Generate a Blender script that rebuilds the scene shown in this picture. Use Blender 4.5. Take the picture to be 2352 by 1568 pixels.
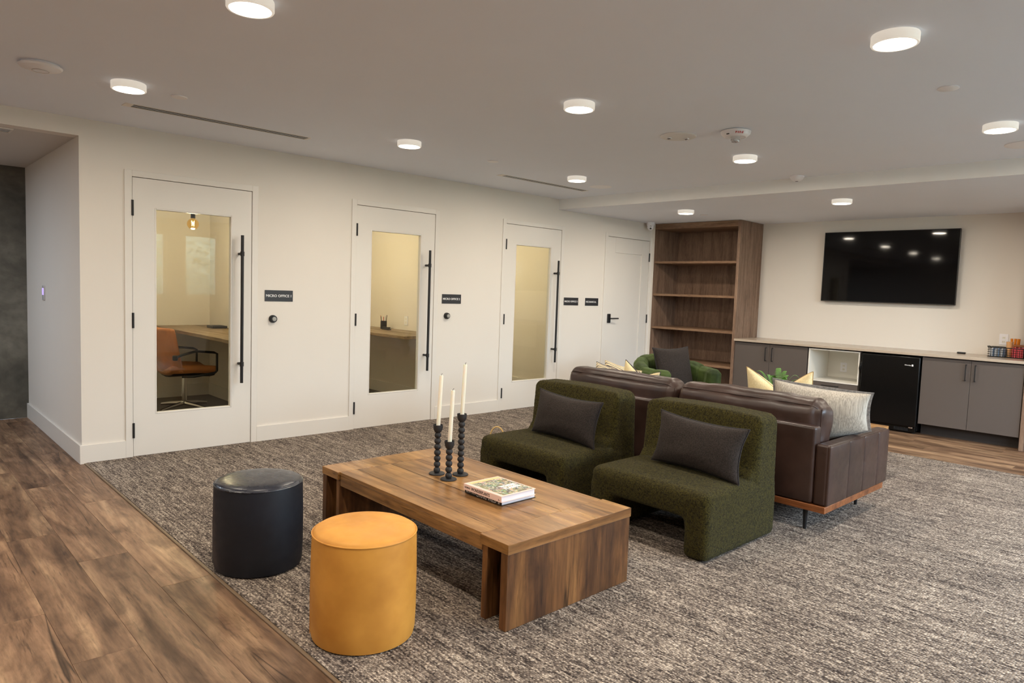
import bpy, bmesh, math, random
from mathutils import Vector, Matrix, Euler, noise
for o in list(bpy.data.objects): bpy.data.objects.remove(o, do_unlink=True)
S = bpy.context.scene
C = S.collection
PI = math.pi
random.seed(7)
# ---------------------------------------------------------------- camera
F_PX, YAW, PITCH, ROLL = 1592.6, math.radians(46.7228), math.radians(4.1939), math.radians(-2.0123)
CAM = Vector((-1.1612, -5.8116, 1.3855))
fw = Vector((math.cos(YAW)*math.cos(PITCH), math.sin(YAW)*math.cos(PITCH), -math.sin(PITCH)))
rt = Vector((math.sin(YAW), -math.cos(YAW), 0)); dn = fw.cross(rt)
r2 = rt*math.cos(ROLL)+dn*math.sin(ROLL); d2 = -rt*math.sin(ROLL)+dn*math.cos(ROLL)
cd = bpy.data.cameras.new('camera'); cam = bpy.data.objects.new('camera', cd); C.objects.link(cam)
cd.sensor_width = 36; cd.lens = F_PX/2352*36; cd.clip_start = .05
m = Matrix.Identity(4)
for i in range(3):
    m[i][0] = r2[i]; m[i][1] = -d2[i]; m[i][2] = -fw[i]; m[i][3] = CAM[i]
cam.matrix_world = m
S.camera = cam
# ---------------------------------------------------------------- world, colour management, main light levels
LAMP_W = 9.5          # each ceiling disc
LAMP_COL = (1.0, .88, .72)
SKY = 40.0
S.view_settings.view_transform = 'Standard'; S.view_settings.look = 'None'
S.view_settings.gamma = 1; S.view_settings.use_curve_mapping = False
S.view_settings.exposure = -0.13
w = bpy.data.worlds.new('sky'); S.world = w; w.use_nodes = True
bg = w.node_tree.nodes['Background']; bg.inputs[0].default_value = (.62, .78, 1, 1); bg.inputs[1].default_value = SKY
S.cycles.use_denoising = True
S.cycles.max_bounces = 10; S.cycles.diffuse_bounces = 5; S.cycles.glossy_bounces = 5
S.cycles.transparent_max_bounces = 12; S.cycles.sample_clamp_indirect = 6
H, HS = 2.502, 2.379          # main ceiling, dropped ceiling

# ================================================================ helpers
def thing(name, label=None, cat=None, loc=(0, 0, 0), rz=0, group=None, kind=None):
    o = bpy.data.objects.new(name, None); C.objects.link(o)
    o.empty_display_size = .1; o.location = loc; o.rotation_euler = (0, 0, rz)
    tag(o, label, cat, group, kind); return o
def tag(o, label=None, cat=None, group=None, kind=None):
    for k, v in (('label', label), ('category', cat), ('group', group), ('kind', kind)):
        if v: o[k] = v
    return o
def root_mat(o):
    M = Matrix.Identity(4)
    while o is not None:
        M = Matrix.LocRotScale(o.location, o.rotation_euler, o.scale) @ M; o = o.parent
    return M
def rotm(rx=0, ry=0, rz=0, loc=(0, 0, 0)):
    return Matrix.Translation(loc) @ Euler((rx, ry, rz)).to_matrix().to_4x4()
def axes(x, y, z, loc):
    M = Matrix.Identity(4)
    for i in range(3): M[i][0] = x[i]; M[i][1] = y[i]; M[i][2] = z[i]; M[i][3] = loc[i]
    return M
class B:
    """collects shapes; build() links them as ONE mesh object (vertices given in world space unless self.M is set)"""
    def __init__(s, M=None): s.bm = bmesh.new(); s.M = M
    def _v(s, p):
        p = Vector(p)
        return s.bm.verts.new(s.M @ p if s.M is not None else p)
    def box(s, x0, x1, y0, y1, z0, z1):
        v = [s._v((x, y, z)) for x in (x0, x1) for y in (y0, y1) for z in (z0, z1)]
        for f in ((0, 1, 3, 2), (4, 6, 7, 5), (0, 4, 5, 1), (2, 3, 7, 6), (0, 2, 6, 4), (1, 5, 7, 3)):
            s.bm.faces.new([v[i] for i in f])
        return s
    def hexa(s, c):   # 8 corners: bottom 4 (ccw), top 4
        v = [s._v(p) for p in c]
        for f in ((3, 2, 1, 0), (4, 5, 6, 7), (0, 1, 5, 4), (1, 2, 6, 5), (2, 3, 7, 6), (3, 0, 4, 7)):
            s.bm.faces.new([v[i] for i in f])
        return s
    def prism(s, poly, z0, z1):
        a = [s._v((x, y, z0)) for x, y in poly]; b = [s._v((x, y, z1)) for x, y in poly]; n = len(poly)
        s.bm.faces.new(a[::-1]); s.bm.faces.new(b)
        for i in range(n): s.bm.faces.new((a[i], a[(i+1) % n], b[(i+1) % n], b[i]))
        return s
    def lathe(s, prof, c=(0, 0, 0), seg=32, axis=None):
        c = Vector(c); rings = []
        A = axis if axis is not None else Matrix.Identity(4)
        for r, z in prof:
            if r < 1e-6: rings.append([s._v(c + (A @ Vector((0, 0, z))))])
            else: rings.append([s._v(c + (A @ Vector((r*math.cos(2*PI*i/seg), r*math.sin(2*PI*i/seg), z)))) for i in range(seg)])
        for a, b in zip(rings, rings[1:]):
            for i in range(seg):
                j = (i+1) % seg
                if len(a) == 1 and len(b) == 1: continue
                if len(a) == 1: s.bm.faces.new((a[0], b[j], b[i]))
                elif len(b) == 1: s.bm.faces.new((a[i], a[j], b[0]))
                else: s.bm.faces.new((a[i], a[j], b[j], b[i]))
        return s
    def tube(s, pts, r, seg=8, closed=False, cap=True):
        pts = [Vector(p) for p in pts]; n = len(pts); rings = []; up = None
        for i, p in enumerate(pts):
            a = pts[(i-1) % n] if (closed or i > 0) else p; b = pts[(i+1) % n] if (closed or i < n-1) else p
            t = (b-a).normalized()
            if up is None:
                up = Vector((0, 0, 1)) if abs(t.z) < .9 else Vector((1, 0, 0))
            u = (up - t*up.dot(t)).normalized(); up = u; q = t.cross(u)
            rr = r[i] if isinstance(r, (list, tuple)) else r
            rings.append([s._v(p + u*rr*math.cos(2*PI*k/seg) + q*rr*math.sin(2*PI*k/seg)) for k in range(seg)])
        for i in range(n if closed else n-1):
            a, b = rings[i], rings[(i+1) % n]
            for k in range(seg): s.bm.faces.new((a[k], a[(k+1) % seg], b[(k+1) % seg], b[k]))
        if cap and not closed: s.bm.faces.new(rings[0][::-1]); s.bm.faces.new(rings[-1])
        return s
    def rbox(s, x0, x1, y0, y1, z0, z1, r=.02, n=6, k=3, puff=(0, 0, 0), fn=None):
        lo, hi = (x0, y0, z0), (x1, y1, z1)
        if isinstance(n, int): n = (n, n, n)
        cs = []
        for a in range(3):
            ed = [math.tan(PI/4*(1-i/k))*r for i in range(k)]
            L, Hh = lo[a]+r, hi[a]-r
            cs.append([L-e for e in ed] + [L+(Hh-L)*i/n[a] for i in range(n[a]+1)] + [Hh+e for e in ed[::-1]])
        grid = {}
        def P(p):
            key = tuple(round(t, 6) for t in p)
            if key in grid: return grid[key]
            inn = Vector([min(max(p[a], lo[a]+r), hi[a]-r) for a in range(3)])
            d = Vector(p)-inn; nrm = d.normalized(); q = inn + nrm*r
            t = [(2*p[a]-lo[a]-hi[a])/(hi[a]-lo[a]) for a in range(3)]
            w_ = [max(0, 1-t[a]*t[a]) for a in range(3)]
            q += Vector([puff[a]*nrm[a]*math.sqrt(w_[(a+1) % 3]*w_[(a+2) % 3]) for a in range(3)])
            if fn: q = fn(q, nrm, t)
            grid[key] = s._v(q); return grid[key]
        for a in range(3):
            b, c = (a+1) % 3, (a+2) % 3
            for side in (0, 1):
                fx = (lo, hi)[side][a]
                for i in range(len(cs[b])-1):
                    for j in range(len(cs[c])-1):
                        q = []
                        for ii, jj in ((i, j), (i+1, j), (i+1, j+1), (i, j+1)):
                            p = [0, 0, 0]; p[a] = fx; p[b] = cs[b][ii]; p[c] = cs[c][jj]; q.append(P(p))
                        if side == 0: q = q[::-1]
                        try: s.bm.faces.new(q)
                        except ValueError: pass
        return s
    def build(s, name, mat, parent=None, smooth=False, bevel=0, ang=35, seg=2):
        bm = s.bm
        bmesh.ops.recalc_face_normals(bm, faces=bm.faces)
        me = bpy.data.meshes.new(name); bm.to_mesh(me); bm.free()
        if parent is not None: me.transform(root_mat(parent).inverted())
        o = bpy.data.objects.new(name, me); C.objects.link(o)
        if mat: me.materials.append(mat)
        if parent is not None: o.parent = parent
        if smooth:
            me.shade_smooth(); me.set_sharp_from_angle(angle=math.radians(ang))
        if bevel:
            b = o.modifiers.new('bevel', 'BEVEL'); b.width = bevel; b.segments = seg; b.limit_method = 'ANGLE'
            me.shade_smooth(); me.set_sharp_from_angle(angle=math.radians(30))
        return o
def bake(o):
    dg = bpy.context.evaluated_depsgraph_get(); dg.update()
    me = bpy.data.meshes.new_from_object(o.evaluated_get(dg)); o.modifiers.clear(); o.data = me
def text(s, M, wd, ht, mat, parent, name='lettering', depth=.0008, weight=0):
    cu = bpy.data.curves.new(name, 'FONT'); cu.body = s; cu.size = 1; cu.extrude = .01; cu.offset = weight; cu.resolution_u = 3
    t = bpy.data.objects.new(name, cu); C.objects.link(t)
    dg = bpy.context.evaluated_depsgraph_get(); me = bpy.data.meshes.new_from_object(t.evaluated_get(dg))
    bpy.data.objects.remove(t)
    xs = [v.co.x for v in me.vertices]; ys = [v.co.y for v in me.vertices]
    x0, x1, y0, y1 = min(xs), max(xs), min(ys), max(ys)
    T = M @ Matrix.Diagonal((wd/(x1-x0), ht/(y1-y0), depth/.01, 1)) @ Matrix.Translation((-x0, -y0, 0))
    me.transform(T); me.transform(root_mat(parent).inverted())
    me.materials.clear(); me.materials.append(mat); me.name = name
    o = bpy.data.objects.new(name, me); C.objects.link(o); o.parent = parent
    return o
def copy_tree(o, parent=None):
    c = o.copy(); C.objects.link(c)
    if parent is not None: c.parent = parent
    for ch in [x for x in C.objects if x.parent == o]: copy_tree(ch, c)
    return c
def dup(root, loc, rz=None, label=None):
    c = copy_tree(root); c.location = loc
    if rz is not None: c.rotation_euler = (0, 0, rz)
    if label: c['label'] = label
    return c

# ================================================================ materials
def new_mat(name):
    m = bpy.data.materials.new(name); m.use_nodes = True
    return m, m.node_tree, m.node_tree.nodes['Principled BSDF']
def nd(nt, typ, **kw):
    n = nt.nodes.new('ShaderNode'+typ)
    for k, v in kw.items():
        if k.startswith('i_'): 
            key = k[2:]; key = int(key) if key.isdigit() else key.replace('_', ' ')
            if hasattr(v, 'is_linked') or isinstance(v, bpy.types.NodeSocket): nt.links.new(v, n.inputs[key])
            else: n.inputs[key].default_value = v
        else: setattr(n, k, v)
    return n
def ramp(nt, fac, stops):
    n = nt.nodes.new('ShaderNodeValToRGB'); nt.links.new(fac, n.inputs[0]); e = n.color_ramp.elements
    while len(e) < len(stops): e.new(.5)
    for i, (p, c) in enumerate(stops):
        e[i].position = p; e[i].color = (c[0], c[1], c[2], 1) if hasattr(c, '__len__') else (c, c, c, 1)
    return n.outputs[0]
def mix(nt, a, b, fac, mode='MIX'):
    n = nt.nodes.new('ShaderNodeMix'); n.data_type = 'RGBA'; n.blend_type = mode
    for sock, v in ((n.inputs[0], fac), (n.inputs[6], a), (n.inputs[7], b)):
        if isinstance(v, bpy.types.NodeSocket): nt.links.new(v, sock)
        else: sock.default_value = (v[0], v[1], v[2], 1) if hasattr(v, '__len__') else v
    return n.outputs[2]
def srgb(r, g, b):
    f = lambda c: (c/255/12.92) if c/255 < .04045 else ((c/255+.055)/1.055)**2.4
    return (f(r), f(g), f(b))
def coords(nt, scale=(1, 1, 1), rnd=False, gen='Object'):
    tc = nd(nt, 'TexCoord'); out = tc.outputs[gen]
    if rnd:
        oi = nd(nt, 'ObjectInfo')
        mu = nd(nt, 'Math', operation='MULTIPLY', i_0=oi.outputs['Random'], i_1=37.0)
        cx = nd(nt, 'CombineXYZ', i_0=mu.outputs[0], i_1=mu.outputs[0], i_2=mu.outputs[0])
        out = nd(nt, 'VectorMath', operation='ADD', i_0=out, i_1=cx.outputs[0]).outputs[0]
    mp = nd(nt, 'Mapping', i_0=out); mp.inputs['Scale'].default_value = scale
    return mp.outputs[0]
def bump(nt, bs, height, strength=.3, dist=.01):
    b = nd(nt, 'Bump', i_Height=height); b.inputs['Strength'].default_value = strength; b.inputs['Distance'].default_value = dist
    nt.links.new(b.outputs[0], bs.inputs['Normal']); return b
def flat(name, col, rough=.5, metal=0, spec=.5, emis=None, es=0, sheen=0, trans=0, alpha=1):
    m, nt, b = new_mat(name)
    b.inputs['Base Color'].default_value = (*col, 1); b.inputs['Roughness'].default_value = rough
    b.inputs['Metallic'].default_value = metal; b.inputs['Specular IOR Level'].default_value = spec
    if emis: b.inputs['Emission Color'].default_value = (*emis, 1); b.inputs['Emission Strength'].default_value = es
    if sheen: b.inputs['Sheen Weight'].default_value = sheen
    if trans: b.inputs['Transmission Weight'].default_value = trans
    return m
def paint(name, col, rough=.55, var=.03, bs=.05):
    m, nt, b = new_mat(name); b.inputs['Roughness'].default_value = rough; b.inputs['Specular IOR Level'].default_value = .3
    v = coords(nt); n = nd(nt, 'TexNoise', i_Vector=v, i_Scale=3.0, i_Detail=3.0)
    d = tuple(c*(1-var) for c in col)
    nt.links.new(mix(nt, d, col, n.outputs[0]), b.inputs['Base Color'])
    n2 = nd(nt, 'TexNoise', i_Vector=v, i_Scale=260.0, i_Detail=2.0); bump(nt, b, n2.outputs[0], bs, .002)
    return m
def wood(name, dark, mid, light, axis='y', rough=.4, fine=1.0, patch=.6, crack=0.0, var=.35, spec=.4, bs=.15, scale=1.0, fleck=1.0):
    m, nt, b = new_mat(name)
    sc = {'x': (.09, 1, 1), 'y': (1, .09, 1), 'z': (1, 1, .09)}[axis]
    v = coords(nt, tuple(s*scale for s in sc), rnd=True)
    warp = nd(nt, 'TexNoise', i_Vector=v, i_Scale=3.0, i_Detail=3.0)
    vw = mix(nt, v, warp.outputs['Color'], .10)
    g = nd(nt, 'TexNoise', i_Vector=vw, i_Scale=70.0*fine, i_Detail=6.0, i_Roughness=.65)
    g2 = nd(nt, 'TexNoise', i_Vector=vw, i_Scale=11.0, i_Detail=4.0, i_Distortion=.8)
    v3 = coords(nt, {'x': (.35, 1, 1), 'y': (1, .35, 1), 'z': (1, 1, .35)}[axis], rnd=True)
    g3 = nd(nt, 'TexNoise', i_Vector=v3, i_Scale=6.0, i_Detail=5.0, i_Roughness=.6, i_Distortion=1.2)
    base = ramp(nt, g2.outputs[0], [(.28, dark), (.5, mid), (.72, light)])
    gr = ramp(nt, g.outputs[0], [(.3, .50), (.6, 1.12)])
    c = mix(nt, base, gr, .75, 'MULTIPLY')
    pt = ramp(nt, g3.outputs[0], [(.36, (.38, .33, .30)), (.56, (1.05, 1.05, 1.05))])
    c = mix(nt, c, pt, patch, 'MULTIPLY')
    oi = nd(nt, 'ObjectInfo'); rr = ramp(nt, oi.outputs['Random'], [(0, 1-var), (1, 1+var*.6)])
    c = mix(nt, c, rr, 1.0, 'MULTIPLY')
    vf = coords(nt, {'x': (.07, 1, 1), 'y': (1, .07, 1), 'z': (1, 1, .07)}[axis], rnd=True)
    fk = nd(nt, 'TexNoise', i_Vector=vf, i_Scale=110.0*scale, i_Detail=3.0); fg = nd(nt, 'TexNoise', i_Vector=v3, i_Scale=9.0, i_Detail=2.0)
    fl_ = ramp(nt, fk.outputs[0], [(.56, 1.0), (.68, .45)]); c = mix(nt, c, mix(nt, c, fl_, 1.0, 'MULTIPLY'), ramp(nt, fg.outputs[0], [(.42, .08*fleck), (.62, .85*fleck)]))
    if crack:
        v4 = coords(nt, {'x': (.045, 1, 1), 'y': (1, .045, 1), 'z': (1, 1, .045)}[axis], rnd=True)
        k = nd(nt, 'TexNoise', i_Vector=v4, i_Scale=7.0, i_Detail=2.0, i_Distortion=.3)
        a = nd(nt, 'Math', operation='SUBTRACT', i_0=k.outputs[0], i_1=.60); a2 = nd(nt, 'Math', operation='ABSOLUTE', i_0=a.outputs[0])
        kk = nd(nt, 'TexNoise', i_Vector=v3, i_Scale=4.0)
        line = ramp(nt, a2.outputs[0], [(0.0, .12), (.006, 1.0)])
        gate = ramp(nt, kk.outputs[0], [(.5, 0.0), (.56, crack)])
        c = mix(nt, c, mix(nt, c, line, 1.0, 'MULTIPLY'), gate)
    nt.links.new(c, b.inputs['Base Color'])
    b.inputs['Specular IOR Level'].default_value = spec
    ro = ramp(nt, g2.outputs[0], [(.3, rough+.1), (.7, rough-.05)]); nt.links.new(ro, b.inputs['Roughness'])
    bump(nt, b, g.outputs[0], bs, .002)
    return m
def leather(name, col, rough=.35, var=.25, bs=.25, spec=.5, light=None, sc=1.0):
    m, nt, b = new_mat(name); v = coords(nt)
    n = nd(nt, 'TexNoise', i_Vector=v, i_Scale=5.0*sc, i_Detail=4.0)
    l = light or tuple(c*(1+var) for c in col); d = tuple(c*(1-var) for c in col)
    nt.links.new(ramp(nt, n.outputs[0], [(.35, d), (.65, l)]), b.inputs['Base Color'])
    vo = nd(nt, 'TexVoronoi', i_Vector=v, i_Scale=330.0, feature='DISTANCE_TO_EDGE')
    n2 = nd(nt, 'TexNoise', i_Vector=v, i_Scale=26.0, i_Detail=3.0)
    h = mix(nt, vo.outputs['Distance'], n2.outputs[0], .75)
    bump(nt, b, h, bs, .004); b.inputs['Specular IOR Level'].default_value = spec
    nt.links.new(ramp(nt, n2.outputs[0], [(.3, rough+.08), (.7, rough-.04)]), b.inputs['Roughness'])
    return m
def fabric(name, col, col2, scale=220., rough=.9, bs=.5, streak=None, sheen=.2):
    m, nt, b = new_mat(name); v = coords(nt, streak or (1, 1, 1)); v1 = coords(nt)
    n = nd(nt, 'TexNoise', i_Vector=v, i_Scale=scale, i_Detail=4.0, i_Roughness=.7)
    nt.links.new(ramp(nt, n.outputs[0], [(.35, col), (.65, col2)]), b.inputs['Base Color'])
    n2 = nd(nt, 'TexNoise', i_Vector=v1, i_Scale=300.0, i_Detail=2.0); bump(nt, b, n2.outputs[0], bs, .004)
    b.inputs['Roughness'].default_value = rough; b.inputs['Sheen Weight'].default_value = sheen; b.inputs['Specular IOR Level'].default_value = .15
    return m
def boucle(name, dark, light, scale=70.):
    m, nt, b = new_mat(name); v = coords(nt)
    wn = nd(nt, 'TexNoise', i_Vector=v, i_Scale=scale*.6, i_Detail=3.0)
    vw = mix(nt, v, wn.outputs['Color'], .035)
    vo = nd(nt, 'TexVoronoi', i_Vector=vw, i_Scale=scale, feature='F1')
    no = nd(nt, 'TexNoise', i_Vector=vw, i_Scale=scale*1.8, i_Detail=4.0, i_Roughness=.7)
    h = mix(nt, vo.outputs['Distance'], no.outputs[0], .6)
    nt.links.new(ramp(nt, h, [(.25, light), (.62, dark)]), b.inputs['Base Color'])
    bp = bump(nt, b, h, 1.0, .013); bp.invert = True
    b.inputs['Roughness'].default_value = 1; b.inputs['Sheen Weight'].default_value = .05; b.inputs['Specular IOR Level'].default_value = .12
    return m
def carpet_mat():
    m, nt, b = new_mat('loop_carpet'); v = coords(nt, (1, .7, 1))
    wn = nd(nt, 'TexNoise', i_Vector=v, i_Scale=50., i_Detail=2.)
    vw = mix(nt, v, wn.outputs['Color'], .005)
    vo = nd(nt, 'TexVoronoi', i_Vector=vw, i_Scale=150., feature='F1'); vo.inputs['Randomness'].default_value = .45
    bw = nd(nt, 'RGBToBW', i_0=vo.outputs['Color'])
    st = nd(nt, 'TexNoise', i_Vector=coords(nt, (1, .06, 1)), i_Scale=105., i_Detail=3., i_Roughness=.6)
    st1 = nd(nt, 'TexNoise', i_Vector=coords(nt, (1, .10, 1)), i_Scale=17., i_Detail=4., i_Roughness=.65)
    st2 = nd(nt, 'TexNoise', i_Vector=coords(nt, (1, .45, 1)), i_Scale=2.2, i_Detail=3., i_Roughness=.5)
    def sc(x, k): return nd(nt, 'Math', operation='MULTIPLY', i_0=x, i_1=k).outputs[0]
    def add(x, y): return nd(nt, 'Math', operation='ADD', i_0=x, i_1=y).outputs[0]
    t = add(add(sc(bw.outputs[0], .26), sc(st.outputs[0], .46)), add(sc(st1.outputs[0], .20), sc(st2.outputs[0], .08)))
    c = ramp(nt, t, [(.37, srgb(66, 59, 57)), (.46, srgb(116, 105, 98)), (.54, srgb(160, 147, 135)), (.65, srgb(214, 200, 184))])
    ed = ramp(nt, vo.outputs['Distance'], [(.2, 1.12), (.7, .45)])
    nt.links.new(mix(nt, c, ed, .85, 'MULTIPLY'), b.inputs['Base Color'])
    bp = bump(nt, b, vo.outputs['Distance'], 1., .005); bp.invert = True
    b.inputs['Roughness'].default_value = .95; b.inputs['Specular IOR Level'].default_value = .1
    return m
def concrete():
    m, nt, b = new_mat('dark_concrete'); v = coords(nt)
    n = nd(nt, 'TexNoise', i_Vector=v, i_Scale=1.6, i_Detail=6., i_Roughness=.6, i_Distortion=.6)
    n2 = nd(nt, 'TexNoise', i_Vector=v, i_Scale=14., i_Detail=5.)
    c = ramp(nt, n.outputs[0], [(.32, srgb(66, 66, 62)), (.5, srgb(98, 96, 88)), (.68, srgb(130, 128, 118))])
    nt.links.new(mix(nt, c, ramp(nt, n2.outputs[0], [(.4, .8), (.6, 1.05)]), .7, 'MULTIPLY'), b.inputs['Base Color'])
    b.inputs['Roughness'].default_value = .75; bump(nt, b, n2.outputs[0], .2, .01)
    return m
def glass_mat():
    m, nt, b = new_mat('clear_glass'); nt.nodes.remove(b)
    out = nt.nodes['Material Output']; fr = nd(nt, 'Fresnel'); fr.inputs[0].default_value = 1.45
    t = nd(nt, 'BsdfTransparent'); t.inputs[0].default_value = (.95, .97, .95, 1); g = nd(nt, 'BsdfGlossy'); g.inputs['Roughness'].default_value = 0
    mx = nt.nodes.new('ShaderNodeMixShader'); geo = nd(nt, 'NewGeometry'); inv = nd(nt, 'Math', operation='SUBTRACT', i_0=1.0, i_1=geo.outputs['Backfacing'])
    fac = nd(nt, 'Math', operation='MULTIPLY', use_clamp=True, i_0=fr.outputs[0], i_1=inv.outputs[0]); fac2 = nd(nt, 'Math', operation='MULTIPLY', use_clamp=True, i_0=fac.outputs[0], i_1=1.3)
    nt.links.new(fac2.outputs[0], mx.inputs[0]); nt.links.new(t.outputs[0], mx.inputs[1]); nt.links.new(g.outputs[0], mx.inputs[2])
    nt.links.new(mx.outputs[0], out.inputs[0]); return m
M = {}
M['wall'] = paint('wall_paint', (.80, .755, .695), .6)
M['ceil'] = paint('ceiling_paint_bounce_tint', (.84, .89, .99), .8)  # cool daylight bounce put into the ceiling colour as a blue tint
M['trim'] = paint('satin_trim_paint', (.80, .765, .715), .32, bs=.02)
M['concrete'] = concrete()
M['carpet'] = carpet_mat()
M['plank'] = wood('vinyl_plank', srgb(92, 70, 54), srgb(140, 110, 86), srgb(180, 148, 116), 'y', .42, patch=.7, crack=.9, var=.20, spec=.35)
M['strip'] = flat('bronze_edge_strip', srgb(116, 96, 74), .45, 0)
M['table_y'] = wood('table_oak_long', srgb(104, 70, 38), srgb(154, 112, 66), srgb(184, 142, 90), 'y', .30, patch=.5, crack=1.0, var=.06, spec=.5, bs=.1)
M['table_x'] = wood('table_oak_cross', srgb(92, 58, 30), srgb(148, 103, 60), srgb(182, 136, 86), 'x', .30, patch=.5, crack=.6, var=.12, spec=.5, bs=.1)
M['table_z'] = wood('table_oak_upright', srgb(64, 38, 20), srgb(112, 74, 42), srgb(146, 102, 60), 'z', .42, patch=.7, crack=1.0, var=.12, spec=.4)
M['case'] = wood('walnut_veneer', srgb(112, 88, 72), srgb(136, 110, 92), srgb(150, 124, 104), 'z', .5, fine=1.6, patch=.08, var=.04, spec=.3, scale=1.6, fleck=.15)
M['case_h'] = wood('walnut_veneer_cross', srgb(112, 84, 64), srgb(138, 108, 84), srgb(152, 122, 96), 'x', .5, fine=1.6, patch=.08, var=.04, spec=.3, scale=1.6, fleck=.15)
M['crack'] = flat('oak_crack', srgb(52, 32, 18), .7)
M['rail'] = wood('sofa_rail_walnut', srgb(98, 54, 28), srgb(134, 78, 42), srgb(156, 96, 56), 'y', .4, patch=.2, var=.05)
M['black'] = flat('black_metal', (.012, .012, .013), .42, .2)
M['black_h'] = flat('black_handle', (.008, .008, .009), .5)
M['cab'] = paint('taupe_laminate', srgb(94, 86, 82), .5, .05, .03)
M['cab_dark'] = flat('cabinet_carcass', srgb(48, 42, 40), .6)
M['white_lam'] = flat('white_laminate', (.82, .80, .74), .45)
M['counter'] = paint('beige_quartz', srgb(184, 170, 154), .22, .05, 0)
M['fridge'] = flat('fridge_black', (.003, .003, .0032), .25, 0, .3)
M['screen'] = flat('tv_screen', (.0015, .0015, .002), .045, 0, .28)
M['tv'] = flat('tv_plastic', (.008, .008, .009), .35)
M['brown'] = leather('brown_leather', srgb(54, 37, 31), .32, .25, .25, .5)
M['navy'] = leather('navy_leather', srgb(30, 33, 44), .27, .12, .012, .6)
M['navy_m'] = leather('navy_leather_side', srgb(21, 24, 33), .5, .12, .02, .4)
M['tan'] = leather('tan_leather', srgb(200, 136, 54), .5, .12, .06, .35, light=srgb(214, 152, 66))
M['cognac'] = leather('cognac_leather', srgb(176, 112, 62), .38, .2, .25, .5)
M['boucle'] = boucle('olive_boucle', srgb(36, 33, 10), srgb(94, 84, 32), 115.)
M['charcoal'] = fabric('charcoal_wool', srgb(34, 30, 28), srgb(62, 54, 50), 160., bs=.8, sheen=.03)
M['charcoal_d'] = fabric('charcoal_piping', srgb(24, 22, 24), srgb(44, 40, 42), 160.)
M['velvet'] = leather('green_velvet', srgb(40, 54, 24), .6, .35, .03, .2, light=srgb(68, 84, 40), sc=.9)
M['velvet'].node_tree.nodes['Principled BSDF'].inputs['Sheen Weight'].default_value = .15
M['velvet'].node_tree.nodes['Principled BSDF'].inputs['Sheen Tint'].default_value = (.55, .7, .35, 1)
M['cream'] = fabric('cream_linen', srgb(212, 192, 146), srgb(228, 210, 166), 90., bs=.3)
M['slub'] = fabric('grey_slub_linen', srgb(150, 141, 130), srgb(202, 193, 178), 30., bs=.3, streak=(5, 5, .16))
M['slub_e'] = fabric('grey_fringe', srgb(110, 108, 108), srgb(150, 146, 142), 60.)
def stripe_mat():
    m, nt, b = new_mat('striped_cotton'); v = coords(nt)
    wv = nd(nt, 'TexWave', i_Vector=v, i_Scale=34.0, i_Distortion=.4, i_Detail=2.0); wv.bands_direction = 'X'
    nt.links.new(ramp(nt, wv.outputs[0], [(.0, srgb(66, 64, 70)), (.22, srgb(86, 84, 86)), (.32, srgb(222, 206, 172)), (1, srgb(232, 216, 182))]), b.inputs['Base Color'])
    b.inputs['Roughness'].default_value = .95; return m
M['stripe'] = stripe_mat()
M['aub'] = fabric('dark_aubergine', srgb(44, 32, 40), srgb(58, 44, 52), 140.)
M['chrome'] = flat('chrome', (.75, .75, .76), .18, 1)
M['steel'] = flat('brushed_steel', (.5, .5, .5), .35, 1)
M['glass'] = glass_mat()
M['plastic'] = flat('white_plastic', (.88, .88, .92), .4)
M['lamp_rim'] = flat('lamp_housing', (.85, .84, .82), .45, emis=(1, .9, .76), es=.45)
M['lamp'] = flat('lamp_diffuser', (.9, .9, .9), .5, emis=(1, .9, .74), es=14)
M['sign'] = flat('sign_plate', srgb(44, 44, 48), .45)
M['white'] = flat('white_print', (.9, .9, .9), .6)
M['red'] = flat('red_print', srgb(190, 20, 40), .5)
M['dark_print'] = flat('dark_print', srgb(48, 40, 40), .6)
M['wax'] = flat('candle_wax', srgb(238, 232, 214), .45); M['wax'].node_tree.nodes['Principled BSDF'].inputs['Subsurface Weight'].default_value = .15
M['matte_black'] = flat('holder_black', (.016, .015, .016), .62)
M['pink_cover'] = flat('pink_cover', srgb(236, 204, 192), .4)
M['black_cover'] = flat('black_cover', srgb(24, 28, 28), .35)
M['paper'] = paint('book_pages', srgb(236, 230, 234), .8, .06, .1)
M['desk'] = wood('desk_oak', srgb(120, 100, 78), srgb(142, 120, 94), srgb(158, 136, 108), 'y', .45, patch=.1, var=.03)
M['slot'] = flat('vent_slot_dark', (.02, .02, .022), .8)
M['alu'] = flat('vent_aluminium', (.62, .62, .64), .4, .4)
M['leaf'] = flat('fern_green', srgb(78, 122, 46), .5); M['leaf'].node_tree.nodes['Principled BSDF'].inputs['Subsurface Weight'].default_value = .1
M['terra'] = flat('pot_white', srgb(200, 195, 185), .6)
M['rope'] = fabric('jute_rope', srgb(206, 170, 104), srgb(236, 206, 146), 200.)
M['jute'] = fabric('woven_jute', srgb(150, 118, 74), srgb(196, 160, 106), 120., bs=.8)
M['amber'] = glass_mat(); M['amber'].name = 'bulb_glass'; M['amber'].node_tree.nodes['Transparent BSDF'].inputs[0].default_value = (1, .84, .55, 1)
M['filament'] = flat('filament', (1, .7, .3), .5, emis=(1, .62, .25), es=60)
M['led'] = flat('led_purple', (.4, .3, 1), .5, emis=(.35, .25, 1), es=2.5)
M['asphalt'] = flat('ground_outside', (.55, .56, .55), .9)
M['foliage'] = fabric('foliage', srgb(58, 70, 56), srgb(146, 156, 138), 9., sheen=0)
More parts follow.
